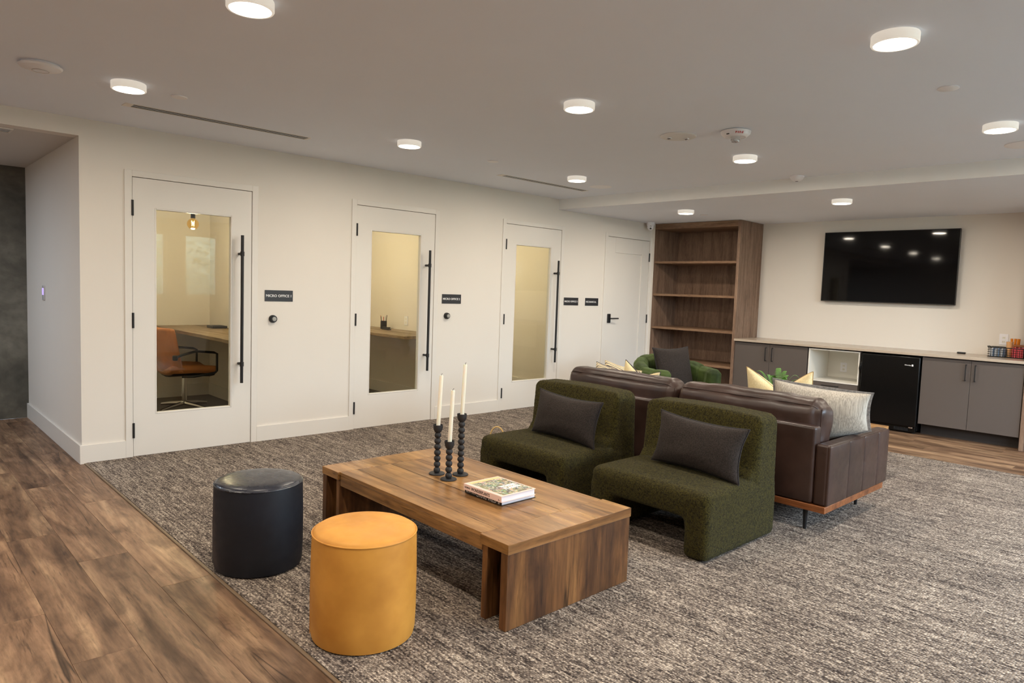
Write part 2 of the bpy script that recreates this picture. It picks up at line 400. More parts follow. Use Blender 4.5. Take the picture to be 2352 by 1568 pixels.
def cover_mat():
    m, nt, b = new_mat('plant_photo_cover'); v = coords(nt)
    n = nd(nt, 'TexNoise', i_Vector=v, i_Scale=34., i_Detail=5., i_Distortion=2.)
    n2 = nd(nt, 'TexVoronoi', i_Vector=v, i_Scale=46.)
    c = ramp(nt, n.outputs[0], [(.34, srgb(60, 50, 44)), (.44, srgb(120, 104, 84)), (.5, srgb(92, 124, 66)), (.56, srgb(210, 214, 214)), (.62, srgb(226, 150, 60)), (.72, srgb(150, 170, 120))])
    nt.links.new(mix(nt, c, n2.outputs['Color'], .12), b.inputs['Base Color']); b.inputs['Roughness'].default_value = .3
    return m
M['cover'] = cover_mat()

# ================================================================ ROOM
TH = math.radians(1.6)
OW = Vector((7.54, 0, 0))                       # corner of door wall and TV wall
wdir = Vector((math.sin(TH), -math.cos(TH), 0)); ndir = Vector((math.cos(TH), math.sin(TH), 0))
MF = axes(wdir, ndir, Vector((0, 0, 1)), OW)     # local: x = along the TV wall, y = -(distance out of it), z up
RZ = math.atan2(wdir.y, wdir.x)
def FB(): return B(MF)
def dbox(b, s0, s1, d0, d1, z0, z1): return b.box(s0, s1, -d1, -d0, z0, z1)
def fthing(name, label, cat, s, d, z=0, **kw):
    return thing(name, label, cat, MF @ Vector((s, -d, z)), RZ, **kw)
def struct(name, b, mat, parent=None, **kw):
    o = b.build(name, mat, parent, **kw)
    if parent is None: o['kind'] = 'structure'
    return o
DW, DH = .9088, 2.134
DX = [.3445, 2.2553, 4.1612, 5.9648]
YS, XW = -8.0, -4.6
# north wall (door wall) with four openings
b = B(); x = 0.0
for dx in DX:
    b.box(x, dx-.012, 0, .12, 0, HS); x = dx+DW+.012
    b.box(dx-.012, dx+DW+.012, 0, .12, DH+.012, HS)
b.box(x, 7.7, 0, .12, 0, HS)
b.box(XW, 7.7, 0, .12, HS, H+.1)
struct('wall_north', b, M['wall'])
struct('wall_alcove', B().box(0, .12, .12, 2.91, 0, HS+.1), M['wall'])
struct('wall_concrete', B().box(XW, .02, 2.2, 2.32, 0, 2.6), M['concrete'])
# east (TV) wall, skewed
struct('wall_east', dbox(FB(), -.15, 8.6, -.12, 0, 0, HS+.1), M['wall'])
# west wall
struct('wall_west', B().box(XW-.12, XW, YS, 2.32, 0, 2.6), M['wall'])
# south wall with windows
WIN = [(1.7, 3.0), (3.3, 3.95), (4.12, 5.2), (5.9, 6.9)]
WZ0, WZ1 = 1.05, 2.25
b = B(); x = XW
for a, c in WIN:
    b.box(x, a, YS-.2, YS, 0, 2.6); b.box(a, c, YS-.2, YS, 0, WZ0); b.box(a, c, YS-.2, YS, WZ1, 2.6); x = c
b.box(x, 8.0, YS-.2, YS, 0, 2.6)
struct('wall_south', b, M['wall'])
for i, (a, c) in enumerate(WIN):
    wn = thing('window_%d' % (i+1), kind='structure', loc=(a, YS, WZ0))
    f = B(); f.box(a, a+.05, YS-.1, YS-.04, WZ0, WZ1); f.box(c-.05, c, YS-.1, YS-.04, WZ0, WZ1)
    f.box(a+.05, c-.05, YS-.1, YS-.04, WZ0, WZ0+.05); f.box(a+.05, c-.05, YS-.1, YS-.04, WZ1-.05, WZ1)
    f.build('window_frame', M['trim'], wn)
    B().box(a+.05, c-.05, YS-.074, YS-.066, WZ0+.05, WZ1-.05).build('pane', M['glass'], wn)
    L = bpy.data.lights.new('window_portal', 'AREA'); L.shape = 'RECTANGLE'; L.size = c-a; L.size_y = WZ1-WZ0; L.cycles.is_portal = True
    lo = bpy.data.objects.new('window_portal', L); C.objects.link(lo); lo.location = ((a+c)/2, YS-.21, (WZ0+WZ1)/2); lo.rotation_euler = (PI/2, 0, 0)
struct('ground_outside', B().box(-30, 40, -40, YS-.3, -.3, -.1).box(-30, XW-.3, YS-.3, 20, -.3, -.1), M['asphalt'])
hb = B(); rng = random.Random(3)
for i in range(26):
    cx, cz = -9+i*1.0+rng.uniform(-.4, .4), rng.uniform(.3, 1.3); R = rng.uniform(.9, 1.5)
    prof = [(max(0.0, R*math.sin(PI*k/10)), -R*math.cos(PI*k/10)) for k in range(11)]
    hb.lathe([(0, -R)]+prof[1:-1]+[(0, R)], (cx, -13+rng.uniform(-.7, .7), cz), 16)
hd = hb.build('hedge', M['foliage'], smooth=True); tag(hd, 'green hedge growing outside the south windows', 'hedge', kind='stuff')
# ceilings
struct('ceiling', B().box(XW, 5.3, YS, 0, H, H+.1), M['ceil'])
e0, e1 = 5.014, 5.014+.0318*8.0
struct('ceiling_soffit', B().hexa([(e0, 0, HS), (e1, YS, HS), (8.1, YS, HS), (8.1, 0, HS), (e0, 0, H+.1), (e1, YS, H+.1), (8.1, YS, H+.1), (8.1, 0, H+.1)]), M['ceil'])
struct('ceiling_fascia', B().hexa([(e0-.004, 0, HS-.0005), (e1-.004, YS, HS-.0005), (e1-.0002, YS, HS-.0005), (e0-.0002, 0, HS-.0005), (e0-.004, 0, H), (e1-.004, YS, H), (e1-.0002, YS, H), (e0-.0002, 0, H)]), paint('fascia_paint', (.88, .88, .87), .6))
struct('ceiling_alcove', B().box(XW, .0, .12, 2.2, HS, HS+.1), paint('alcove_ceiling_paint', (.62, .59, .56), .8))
# floor: slab, planks, carpet
fl = struct('floor', B().box(XW-.1, 8.1, YS-.1, 3.1, -.12, -.02), M['cab_dark'])
CX0, CX1 = .028, 5.82
PWID, PLEN = .218, 1.52
offs = [-1.03, -.50, -1.51, -1.01, -.30, -1.25, -.75]
def lay(x0, x1, ylo, yhi, off):
    y = off
    while y < yhi: y += PLEN
    while y > ylo:
        a, c = max(y-PLEN, ylo), min(y, yhi)
        if c-a > .03:
            o = B().box(x0+.0004, x1-.0004, a+.0004, c-.0004, -.012, rng.uniform(-.0004, .0)).build('plank', M['plank'], fl, bevel=.0007, seg=1)
        y -= PLEN
for i in range(12):
    x1 = .012-i*PWID; x0 = x1-PWID
    if x1 > XW: lay(x0, x1, -5.2 if i < 3 else -4.4, 2.2, offs[i % 7])
B().box(XW, -12*PWID, YS, 2.2, -.012, 0).build('plank_field', M['plank'], fl)
B().box(-12*PWID, 0, YS, -5.2, -.012, 0).build('plank_field', M['plank'], fl)
for i in range(9):
    x0 = CX1+.02+i*PWID; x1 = x0+PWID
    lay(x0, x1, -5.6, 0, offs[(i*3+2) % 7]-.2)
B().box(.012, .028, YS, 0, -.012, .006).build('edge_strip', M['strip'], fl, bevel=.003)
B().box(CX1, CX1+.02, -5.6, 0, -.012, .004).build('edge_strip', M['strip'], fl, bevel=.003)
B().box(CX1, 8.1, YS, -5.6, -.012, 0).build('plank_field', M['plank'], fl)
B().box(CX0, CX1, YS, 0, -.012, .008).build('carpet', M['carpet'], fl)
# office floors in dark carpet
M['ocarpet'] = fabric('office_carpet', srgb(50, 42, 38), srgb(92, 80, 70), 120., bs=.8)
B().box(.12, 7.6, .0, 3.0, -.012, .002).build('office_carpet', M['ocarpet'], fl)
# offices: partitions
OX = [(.12, 1.91), (2.03, 3.82), (3.95, 5.75)]
b = B()
b.box(.12, 7.6, 2.79, 2.91, 0, HS); b.box(1.91, 2.03, .12, 2.79, 0, HS); b.box(3.82, 3.95, .12, 2.79, 0, HS); b.box(5.75, 5.87, .12, 2.79, 0, HS); b.box(7.6, 7.75, .0, 2.91, 0, HS)
struct('wall_office', b, M['wall'])
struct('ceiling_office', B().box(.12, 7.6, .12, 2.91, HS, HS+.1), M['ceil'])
for i, (a, c) in enumerate(OX):
    b = B(); b.box(c-.015, c, .12, 2.79, 0, .14); b.box(a, c-.015, 2.775, 2.79, 0, .14); b.box(a, a+.015, .12, 2.775, 0, .14)
    struct('baseboard_office', b, M['trim'])
# baseboards
ends = [(-.015, DX[0]-.055)] + [(DX[i]+DW+.052, DX[i+1]-.055) for i in range(3)]
for a, c in ends: struct('baseboard_north', B().box(a, c, -.015, 0, 0, .14), M['trim'], bevel=.002)
struct('baseboard_alcove', B().box(-.015, 0, 0, 2.2, 0, .14), M['trim'], bevel=.002)
struct('baseboard_east', dbox(FB(), 5.7, 8.2, 0, .015, 0, .14), M['trim'])
struct('baseboard_south', B().box(XW, 7.7, YS, YS+.015, 0, .14), M['trim'])
struct('trim_1', B().box(6.925, 6.945, -.05, -.001, 0, HS), M['trim'])

# ---------------------------------------------------------------- doors
def door(n, dx, panel=False):
    d = thing('door_%d' % n, kind='structure', loc=(dx, 0, 0))
    X0, X1 = dx, dx+DW
    c = B(); g = .004; cw = .051
    c.box(X0-g-cw, X0-g, -.012, .0, 0, DH+g+.047); c.box(X1+g, X1+g+cw, -.012, .0, 0, DH+g+.047); c.box(X0-g, X1+g, -.012, .0, DH+g, DH+g+.047)
    c.box(X0-g, X0+.014, .0405, .055, 0, DH+g); c.box(X1-.014, X1+g, .0405, .055, 0, DH+g); c.box(X0+.014, X1-.014, .0405, .055, DH-.014, DH+g)
    c.box(X0-.012, X0-g, 0, .12, 0, DH+.012); c.box(X1+g, X1+.012, 0, .12, 0, DH+.012); c.box(X0-g, X1+g, 0, .12, DH+g, DH+.012)
    c.build('casing', M['trim'], d, bevel=.0015, seg=1)
    y0, y1 = -.004, .040
    if not panel:
        gx0, gx1, gz0, gz1 = X0+.167, X0+.737, .338, 1.908
        s = B()
        s.box(X0, gx0-.012, y0, y1, .01, DH); s.box(gx1+.012, X1, y0, y1, .01, DH)
        s.box(gx0-.012, gx1+.012, y0, y1, .01, gz0-.012); s.box(gx0-.012, gx1+.012, y0, y1, gz1+.012, DH)
        s.build('slab', M['trim'], d)
        s = B()
        for a in ((gx0-.012, gx0, gz0-.012, gz1+.012), (gx1, gx1+.012, gz0-.012, gz1+.012), (gx0, gx1, gz0-.012, gz0), (gx0, gx1, gz1, gz1+.012)):
            s.box(a[0], a[1], y0-.001, y0+.012, a[2], a[3]); s.box(a[0], a[1], y1-.012, y1, a[2], a[3])
            s.box(a[0], a[1], y0+.012, y1-.012, a[2], a[3])
        s.build('glazing_bead', M['trim'], d, bevel=.003)
        B().box(gx0, gx1, .012, .018, gz0, gz1).build('glass', M['glass'], d)
        hx = X0+.804
        h = B().tube([(hx, -.075, .536), (hx, -.075, 1.762)], .0125, 16); ho = h.build('pull_handle', M['black_h'], d, smooth=True)
        for z in (.694, 1.610):
            B().tube([(hx, -.075, z), (hx, -.004, z)], .011, 12).tube([(hx, -.075, z-.018), (hx, -.075, z+.018)], .0165, 16).build('standoff', M['black_h'], ho, smooth=True)
    else:
        s = B(); px0, px1, pz0, pz1 = X0+.165, X1-.165, .25, 1.934
        s.box(X0, px0, y0, y1, .01, DH); s.box(px1, X1, y0, y1, .01, DH); s.box(px0, px1, y0, y1, .01, pz0); s.box(px0, px1, y0, y1, pz1, DH)
        s.build('slab', M['trim'], d, bevel=.002, seg=1)
        B().box(px0, px1, y0+.010, y1-.008, pz0, pz1).build('recessed_panel', M['trim'], d)
        lv = B().rbox(X0+.045, X0+.105, -.022, -.004, 1.005, 1.125, .008, 2).build('lever_rose', M['black_h'], d, smooth=True)
        B().tube([(X0+.075, -.02, 1.065), (X0+.075, -.055, 1.065), (X0+.085, -.06, 1.065), (X0+.215, -.06, 1.065)], .009, 12).build('lever', M['black_h'], lv, smooth=True)
    hx = X0 if not panel else X1
    for z in ((1.906, 1.059, .212) if not panel else (1.91, 1.059, .212)):
        B().tube([(hx-.001, -.013, z-.058), (hx-.001, -.013, z+.058)], .0085, 12).build('hinge', M['black_h'], d, smooth=True)
    return d
for i, dx in enumerate(DX): door(i+1, dx, i == 3)
MX = axes((1, 0, 0), (0, 0, 1), (0, -1, 0), (0, 0, 0))
def wall_m(x, y, z): return Matrix.Translation((x, y, z)) @ MX
signs = [(1.373, 1.627, 1.221, 1.3165, 'MICRO OFFICE 1', 'first'), (3.280, 3.534, 1.226, 1.3235, 'MICRO OFFICE 2', 'second'), (5.162, 5.426, 1.229, 1.324, 'MICRO OFFICE 3', 'third'), (5.561, 5.817, 1.228, 1.325, 'MECHANICAL', '')]
for a, c, z0, z1, t, od in signs:
    s = thing('door_sign', ('black wall sign reading %s beside the %s glazed office door' % (t, od)) if od else 'black wall sign reading MECHANICAL beside the panelled door', 'sign', (a, 0, z0))
    B().box(a, c, -.006, -.0005, z0, z1).build('plate', M['sign'], s, bevel=.001, seg=1)
    wt = (c-a)*(.90 if t[0:2] == 'MI' else .80)
    text(t, wall_m(a+.010, -.0062, (z0+z1)/2-.011), wt, .022, M['white'], s, weight=.012)
for i, (a, z) in enumerate(((1.445, 1.068), (3.345, 1.096))):
    k = thing('wall_door_stop', 'round black knob-like door stop beside the %s glazed door' % ('first', 'second')[i], 'door stop', (a, 0, z), group='round door stops on the door wall')
    R = rotm(PI/2)
    B().lathe([(0, 0), (.034, 0), (.034, .012), (.030, .03), (.026, .034), (0, .034)], (a, 0, z), 28, R).build('base', M['black'], k, smooth=True)
    B().lathe([(0, .034), (.019, .034), (.018, .042), (.010, .044), (.0, .044)], (a, 0, z), 24, R).build('bumper', flat('grey_rubber', (.35, .35, .33), .5), k, smooth=True)
# alcove touch switch
k = thing('wall_switch', 'slim silver wall switch with a lit purple strip in the alcove', 'switch', (0, 1.345, 1.16))
B().rbox(-.010, -.0005, 1.31, 1.38, 1.160, 1.288, .004, 2).build('plate', M['alu'], k, smooth=True)
for z in (1.208, 1.220, 1.232, 1.244, 1.256): B().box(-.0115, -.0095, 1.318, 1.372, z, z+.008).build('light_bar', M['led'], k)

# ---------------------------------------------------------------- ceiling lamps
lamps = [(0, -1.27, H), (0, -2.99, H), (1.955, -1.27, H), (1.965, -3.0, H), (2.01, -4.707, H), (3.925, -1.246, H), (3.945, -2.99, H), (3.947, -4.672, H), (5.822, -1.25, HS), (5.829, -3.0, HS),
         (5.83, -4.72, HS), (0, -4.71, H), (-1.96, -1.27, H), (-1.96, -3.0, H), (-1.96, -4.7, H), (0, -6.4, H), (2.0, -6.4, H), (3.95, -6.4, H), (5.85, -6.4, HS), (-2.1, 1.1, HS)]  # last lamp is added out of view to light the alcove wall cool
wh = ['at the top edge of the picture, nearest the camera', None]
desc = {0: 'round white ceiling lamp near the left long vent', 1: 'large round ceiling lamp cut by the top edge, left of centre', 2: 'small round ceiling lamp over the second office door', 3: 'round ceiling lamp left of the white speaker disc', 4: 'large round ceiling lamp at the upper right',
        5: 'small round ceiling lamp at the end of the right long vent', 6: 'round ceiling lamp in front of the fire strobe, before the dropped ceiling', 7: 'round ceiling lamp at the right edge beside a flush disc', 8: 'round ceiling lamp on the dropped ceiling above the bookcase', 9: 'round ceiling lamp on the dropped ceiling above the television'}
proto = None
for i, (x, y, z) in enumerate(lamps):
    lab = desc.get(i, 'unseen round white ceiling lamp outside the picture')
    if proto is None:
        t = thing('ceiling_lamp', lab, 'ceiling lamp', (x, y, z), group='round surface ceiling lamps'); proto = t
        B().lathe([(0, 0), (.091, 0), (.092, -.002), (.092, -.036), (.089, -.040), (.081, -.040), (.081, -.034)], (x, y, z), 48).build('housing', M['lamp_rim'], t, smooth=True)
        B().lathe([(0, -.0385), (.076, -.0385), (.081, -.036), (.081, -.034), (0, -.034)], (x, y, z), 48).build('diffuser', M['lamp'], t, smooth=True)
    else: t = dup(proto, (x, y, z), label=lab)
    L = bpy.data.lights.new('lamp_light', 'AREA'); L.shape = 'DISK'; L.size = .15; L.energy = LAMP_W if y < .5 else 42; L.color = LAMP_COL if y < .5 else (.64, .80, 1)
    lo = bpy.data.objects.new('lamp_light', L); C.objects.link(lo); lo.location = (0, 0, -.042); lo.parent = t
# long slot vents
def vent(x0, x1, y0, y1, label):
    t = thing('slot_vent', label, 'vent', (x0, (y0+y1)/2, H), group='long slot vents in the ceiling')
    b = B(); b.box(x0, x1, y0, y0+.010, H-.0025, H-.0003); b.box(x0, x1, y1-.010, y1, H-.0025, H-.0003); b.box(x0, x0+.05, y0+.012, y1-.012, H-.004, H-.0003); b.box(x1-.02, x1, y0+.012, y1-.012, H-.004, H-.0003)
    b.build('frame', M['trim'], t)
    B().box(x0+.05, x1-.02, y0+.012, y1-.012, H-.0015, H-.0003).build('dark_slot', M['slot'], t)
    n = 2; w_ = (y1-y0-.024)
    for k in range(n):
        y = y0+.012+w_*(k+1)/(n+1)
        B().box(x0+.05, x1-.02, y-.004, y+.004, H-.0022, H-.0016).build('blade', M['alu'], t)
vent(.11, 1.40, -.765, -.665, 'long white slot vent over the first office door')
vent(3.39, 4.66, -.765, -.675, 'long white slot vent over the third office door')
t = thing('air_grille', 'small white ceiling grille at the left edge in the alcove', 'vent', (-.5, .2, HS))
B().box(-.75, -.36, .14, .15, HS-.008, HS-.0005).box(-.75, -.36, .29, .30, HS-.008, HS-.0005).box(-.375, -.36, .15, .29, HS-.008, HS-.0005).build('frame', M['trim'], t)
B().box(-.75, -.375, .15, .29, HS-.002, HS-.0005).build('backing', M['slot'], t)
for k in range(5): B().box(-.75, -.375, .158+k*.027, .17+k*.027, HS-.007, HS-.0022).build('slat', M['alu'], t)
# ceiling devices
def disc(name, label, cat, x, y, r, h, z=H, prof=None, mat=None, group=None):
    p = prof or [(0, 0), (r, 0), (r, -h*.6), (r*.93, -h), (0, -h)]
    o = B().lathe([(a, c) for a, c in p], (0, 0, 0), 40).build(name, mat or M['plastic'], None, smooth=True)
    o.location = (x, y, z-.0004); tag(o, label, cat, group); return o
G = 'flat round sprinkler covers'
disc('sprinkler_cover', 'small flat white sprinkler cover above the left long vent', 'sprinkler cover', .299, -1.2, .047, .006, group=G)
disc('sprinkler_cover', 'small flat white sprinkler cover left of the second long vent', 'sprinkler cover', 2.881, -1.195, .047, .006, group=G)
disc('sprinkler_cover', 'small flat white sprinkler cover below the large upper right lamp', 'sprinkler cover', 2.944, -4.655, .05, .006, group=G)
disc('sprinkler_cover', 'small flat sprinkler cover on the dropped ceiling beside the bookcase lamp', 'sprinkler cover', 6.291, -1.198, .045, .006, HS, group=G)
disc('ceiling_speaker', 'faint flush white ceiling disc near the dropped ceiling corner', 'cover plate', 4.52, -1.05, .115, .004)
disc('ceiling_speaker', 'flush white ceiling disc cut by the right edge', 'cover plate', 4.65, -4.68, .13, .008)
ap = thing('wireless_access_point', 'domed white access point at the upper left of the ceiling', 'access point', (-.43, -1.29, H))
B().lathe([(0, 0), (.088, 0), (.088, -.008), (.102, -.012), (.096, -.022), (.06, -.034), (0, -.038)], (-.43, -1.29, H-.0004), 40).build('shell', M['plastic'], ap, smooth=True)
B().lathe([(.036, -.034), (.038, -.0385), (.040, -.0365)], (-.43, -1.29, H), 40).build('ring', M['alu'], ap, smooth=True)
sp = thing('power_plate', 'round beige ceiling plate with two sockets left of the fire strobe', 'cover plate', (3.03, -2.98, H))
B().lathe([(0, 0), (.122, 0), (.124, -.004), (.118, -.009), (0, -.009)], (3.03, -2.98, H-.0004), 48).build('plate', paint('beige_plate', (.80, .80, .80), .5), sp, smooth=True)
for (ax, ay, lx, ly) in ((-.04, .045, .03, .03), (.05, -.04, .025, .03), (.075, -.02, .012, .02)):
    B().box(3.03+ax, 3.03+ax+lx, -2.98+ay, -2.98+ay+ly, H-.016, H-.0094).build('socket', M['plastic'], sp, bevel=.002)
    B().box(3.03+ax+.004, 3.03+ax+lx-.004, -2.98+ay+.004, -2.98+ay+ly-.004, H-.0166, H-.0161).build('port', M['slot'], sp)
fa = thing('fire_strobe', 'white ceiling fire alarm strobe lettered FIRE in red', 'fire alarm', (3.133, -3.36, H))
B().lathe([(0, 0), (.088, 0), (.098, -.006), (.094, -.022), (.074, -.042), (.066, -.044), (.066, -.041), (0, -.041)], (3.133, -3.36, H-.0004), 48).build('body', M['plastic'], fa, smooth=True)
B().lathe([(.03, -.041), (.03, -.05), (.027, -.056), (.031, -.058), (.024, -.074), (0, -.076)], (3.133, -3.36, H), 20).build('strobe_lens', flat('clear_lens', (.9, .92, .95), .05, trans=.8), fa, smooth=True)
B().tube([(3.115, -3.36, H-.060), (3.151, -3.36, H-.060)], .005, 8).build('flash_tube', M['chrome'], fa, smooth=True)
vd = (CAM-Vector((3.133, -3.36, H))); vd.z = 0; vd.normalize(); ang0 = math.atan2(vd.y, vd.x)
for ch, da in zip('FIRE', (.05, .215, .33, .50)):
    a = ang0+da; out = Vector((math.cos(a), math.sin(a), 0)); side = Vector((-math.sin(a), math.cos(a), 0))
    nrm = (out*.72+Vector((0, 0, -.70))).normalized(); up_ = side.cross(nrm)*-1
    if up_.z < 0: up_ = -up_
    xx = up_.cross(nrm)
    p = Vector((3.133, -3.36, H))+out*.0875+Vector((0, 0, -.0335))
    text(ch, axes(xx, up_, nrm, p-xx*.006), .004 if ch == 'I' else .0105, .0145, M['red'], fa, depth=.0006, weight=.02)
a = ang0-.62; B().box(-.012, .012, -.001, .001, -.003, .003)
out = Vector((math.cos(a), math.sin(a), 0)); side = Vector((-math.sin(a), math.cos(a), 0)); nrm = (out*.72+Vector((0, 0, -.7))).normalized(); up_ = side.cross(nrm)
p = Vector((3.133, -3.36, H))+out*.0845+Vector((0, 0, -.033))
B(axes(side, up_, nrm, p)).box(-.010, .010, -.003, .003, -.001, .0022).build('status_window', M['slot'], fa)
mo = thing('motion_sensor', 'small white domed ceiling sensor beside the dropped ceiling edge', 'sensor', (5.02, -2.915, H))
B().lathe([(0, 0), (.062, 0), (.063, -.008), (.05, -.03), (.03, -.045), (0, -.047)], (5.02, -2.915, H-.0004), 32).build('shell', M['plastic'], mo, smooth=True)
B().lathe([(0, -.0475), (.014, -.0465), (.02, -.044)], (5.02, -2.915, H), 20).build('lens', M['slot'], mo, smooth=True)
sc = thing('security_camera', 'white turret security camera on the dropped ceiling beside the bookcase', 'camera', (6.745, -.10, HS))
B().lathe([(0, 0), (.055, 0), (.056, -.03), (.05, -.045), (.044, -.05)], (6.745, -.10, HS-.0004), 32).build('mount', M['plastic'], sc, smooth=True)
bp = Vector((6.745, -.10, HS-.062))
B().lathe([(0, -.046), (.018, -.042), (.034, -.031), (.043, -.016), (.046, 0), (.043, .016), (.034, .03), (0, .04)], bp, 28).build('ball', M['plastic'], sc, smooth=True)
cdv = (CAM-bp).normalized(); q = cdv.to_track_quat('Z', 'Y').to_matrix().to_4x4()
for dz in (.010, -.018):
    B().lathe([(0, .0445), (.010, .0445), (.012, .043), (.012, .036)], bp+Vector((0, 0, dz)), 20, q).build('lens', M['slot'], sc, smooth=True)

# ================================================================ TV WALL
def bookcase(s0, s1, label, name='bookcase', shelves=(1.847, 1.401, .945, .49)):
    t = fthing(name, label, 'bookcase', s0, .3)
    D = .615; top = HS-.004
    for a, c in ((s0, s0+.036), (s1-.036, s1)): dbox(FB(), a, c, .0, D, .0, top).build('side_panel', M['case'], t, bevel=.001, seg=1)
    dbox(FB(), s0+.036, s1-.036, .005, D, 2.300, top).build('top_rail', M['case_h'], t, bevel=.001, seg=1)
    dbox(FB(), s0+.036, s1-.036, .005, .02, .08, 2.300).build('back_panel', M['case'], t)
    dbox(FB(), s0+.036, s1-.036, .02, D-.02, .0, .10).build('plinth', M['case'], t)
    for z in shelves: dbox(FB(), s0+.036, s1-.036, .02, D-.012, z-.015, z+.015).build('shelf', M['case_h'], t, bevel=.001, seg=1)
    return t
bookcase(.005, 1.306, 'tall open walnut bookcase standing empty left of the cabinets')
bookcase(4.338, 5.6, 'tall walnut bookcase at the right end of the counter, cut by the picture edge')
ct = dbox(FB(), 1.308, 4.334, .002, .635, .848, .876).build('countertop', M['counter'], None, bevel=.002)
tag(ct, 'long beige stone countertop running under the television', 'countertop')
def bar_handle(parent, s, z0, z1, d0, horiz=None):
    if horiz: pts = [(horiz[0], -d0, z0), (horiz[0], -(d0+.03), z0), (horiz[1], -(d0+.03), z0), (horiz[1], -d0, z0)]
    else: pts = [(s, -d0, z0), (s, -(d0+.03), z0), (s, -(d0+.03), z1), (s, -d0, z1)]
    b = FB()
    r = .0045
    if horiz:
        b.box(horiz[0], horiz[1], -(d0+.032), -(d0+.022), z0-r, z0+r); b.box(horiz[0], horiz[0]+.009, -(d0+.022), -d0, z0-r, z0+r); b.box(horiz[1]-.009, horiz[1], -(d0+.022), -d0, z0-r, z0+r)
    else:
        b.box(s-r, s+r, -(d0+.032), -(d0+.022), z0, z1); b.box(s-r, s+r, -(d0+.022), -d0, z0, z0+.009); b.box(s-r, s+r, -(d0+.022), -d0, z1-.009, z1)
    return b.build('handle', M['black_h'], parent, bevel=.001, seg=1)
def cabinet(s0, sm, s1, label):
    t = fthing('base_cabinet', label, 'cabinet', s0, .3, group='taupe base cabinets under the counter')
    dbox(FB(), s0, s1, .003, .578, .12, .838).build('body', M['cab_dark'], t)
    dbox(FB(), s0, s1, .003, .46, .0, .12).build('toe_kick', M['cab_dark'], t)
    for a, c, hs in ((s0+.002, sm-.0015, sm-.042), (sm+.0015, s1-.002, sm+.040)):
        d = dbox(FB(), a, c, .580, .600, .125, .836).build('door', M['cab'], t, bevel=.001, seg=1)
        bar_handle(d, hs, .628, .798, .600)
    return t
cabinet(1.308, 1.770, 2.236, 'taupe two-door base cabinet beside the walnut bookcase')
cabinet(3.445, 3.890, 4.332, 'taupe two-door base cabinet right of the black fridge')
t = fthing('microwave_cabinet', 'base cabinet with an open white niche above a taupe drawer', 'cabinet', 2.24, .3)
dbox(FB(), 2.238, 2.832, .003, .46, .0, .12).build('toe_kick', M['cab_dark'], t)
b = FB(); dbox(b, 2.238, 2.250, .003, .585, .12, .838); dbox(b, 2.820, 2.832, .003, .585, .12, .838); dbox(b, 2.250, 2.820, .003, .58, .12, .44); b.build('body', M['cab_dark'], t)
b = FB()
dbox(b, 2.250, 2.262, .003, .600, .455, .832); dbox(b, 2.808, 2.820, .003, .600, .455, .832); dbox(b, 2.262, 2.808, .003, .600, .455, .467); dbox(b, 2.262, 2.808, .003, .600, .820, .832); dbox(b, 2.262, 2.808, .003, .012, .467, .820)
b.build('niche', M['white_lam'], t)
d = dbox(FB(), 2.252, 2.818, .580, .600, .125, .450).build('drawer', M['cab'], t, bevel=.001, seg=1)
bar_handle(d, 0, .416, 0, .600, horiz=(2.425, 2.610))
# fridge
t = fthing('mini_fridge', 'black under-counter fridge between the niche and the right cabinet', 'fridge', 2.85, .3)
dbox(FB(), 2.850, 3.430, .04, .555, .03, .825).build('body', M['fridge'], t, bevel=.006)
d = dbox(FB(), 2.848, 3.434, .562, .622, .075, .830).build('door', M['fridge'], t, bevel=.012, seg=4)
FB().tube([(2.846, -.585, .575), (2.838, -.600, .60), (2.833, -.606, .655), (2.838, -.600, .71), (2.846, -.585, .735)], [.006, .012, .014, .012, .006], 10).build('handle', M['fridge'], d, smooth=True)
dbox(FB(), 2.86, 3.42, .50, .575, .012, .070).build('kick_grille', M['fridge'], t, bevel=.003)
for k in range(10): dbox(FB(), 3.215+k*.014, 3.222+k*.014, .575, .579, .024, .058).build('grille_bar', M['slot'], t)
dbox(FB(), 3.36, 3.40, .560, .60, .058, .074).build('hinge', M['chrome'], t, bevel=.003)
for s in (2.88, 3.39): FB().lathe([(0, 0), (.016, 0), (.016, .012), (0, .012)], (s, -.53, 0), 12).build('foot', M['black'], t)
TM = axes(wdir, (0, 0, 1), -ndir, MF @ Vector((3.288, -.6222, .729)))
text('Danby', TM, .062, .015, M['white'], d, weight=.01)
dbox(FB(), 3.354, 3.370, .622, .6228, .728, .748).build('emblem', M['white'], d)
# TV
t = fthing('television', 'large black flat television mounted on the wall above the counter', 'television', 2.86, 0, 1.4)
dbox(FB(), 2.146, 3.583, .030, .072, 1.396, 2.228).build('housing', M['tv'], t, bevel=.004)
b = FB(); S0, S1, Z0, Z1 = 2.143, 3.586, 1.393, 2.231
dbox(b, S0, S0+.007, .066, .078, Z0, Z1); dbox(b, S1-.007, S1, .066, .078, Z0, Z1); dbox(b, S0+.007, S1-.007, .066, .078, Z1-.007, Z1); dbox(b, S0+.007, S1-.007, .066, .078, Z0, Z0+.012)
b.build('bezel', M['tv'], t, bevel=.001, seg=1)
dbox(FB(), S0+.007, S1-.007, .072, .0745, Z0+.012, Z1-.007).build('screen', M['screen'], t)
dbox(FB(), 2.6, 3.1, .002, .030, 1.55, 2.0).build('wall_bracket', M['black'], t)
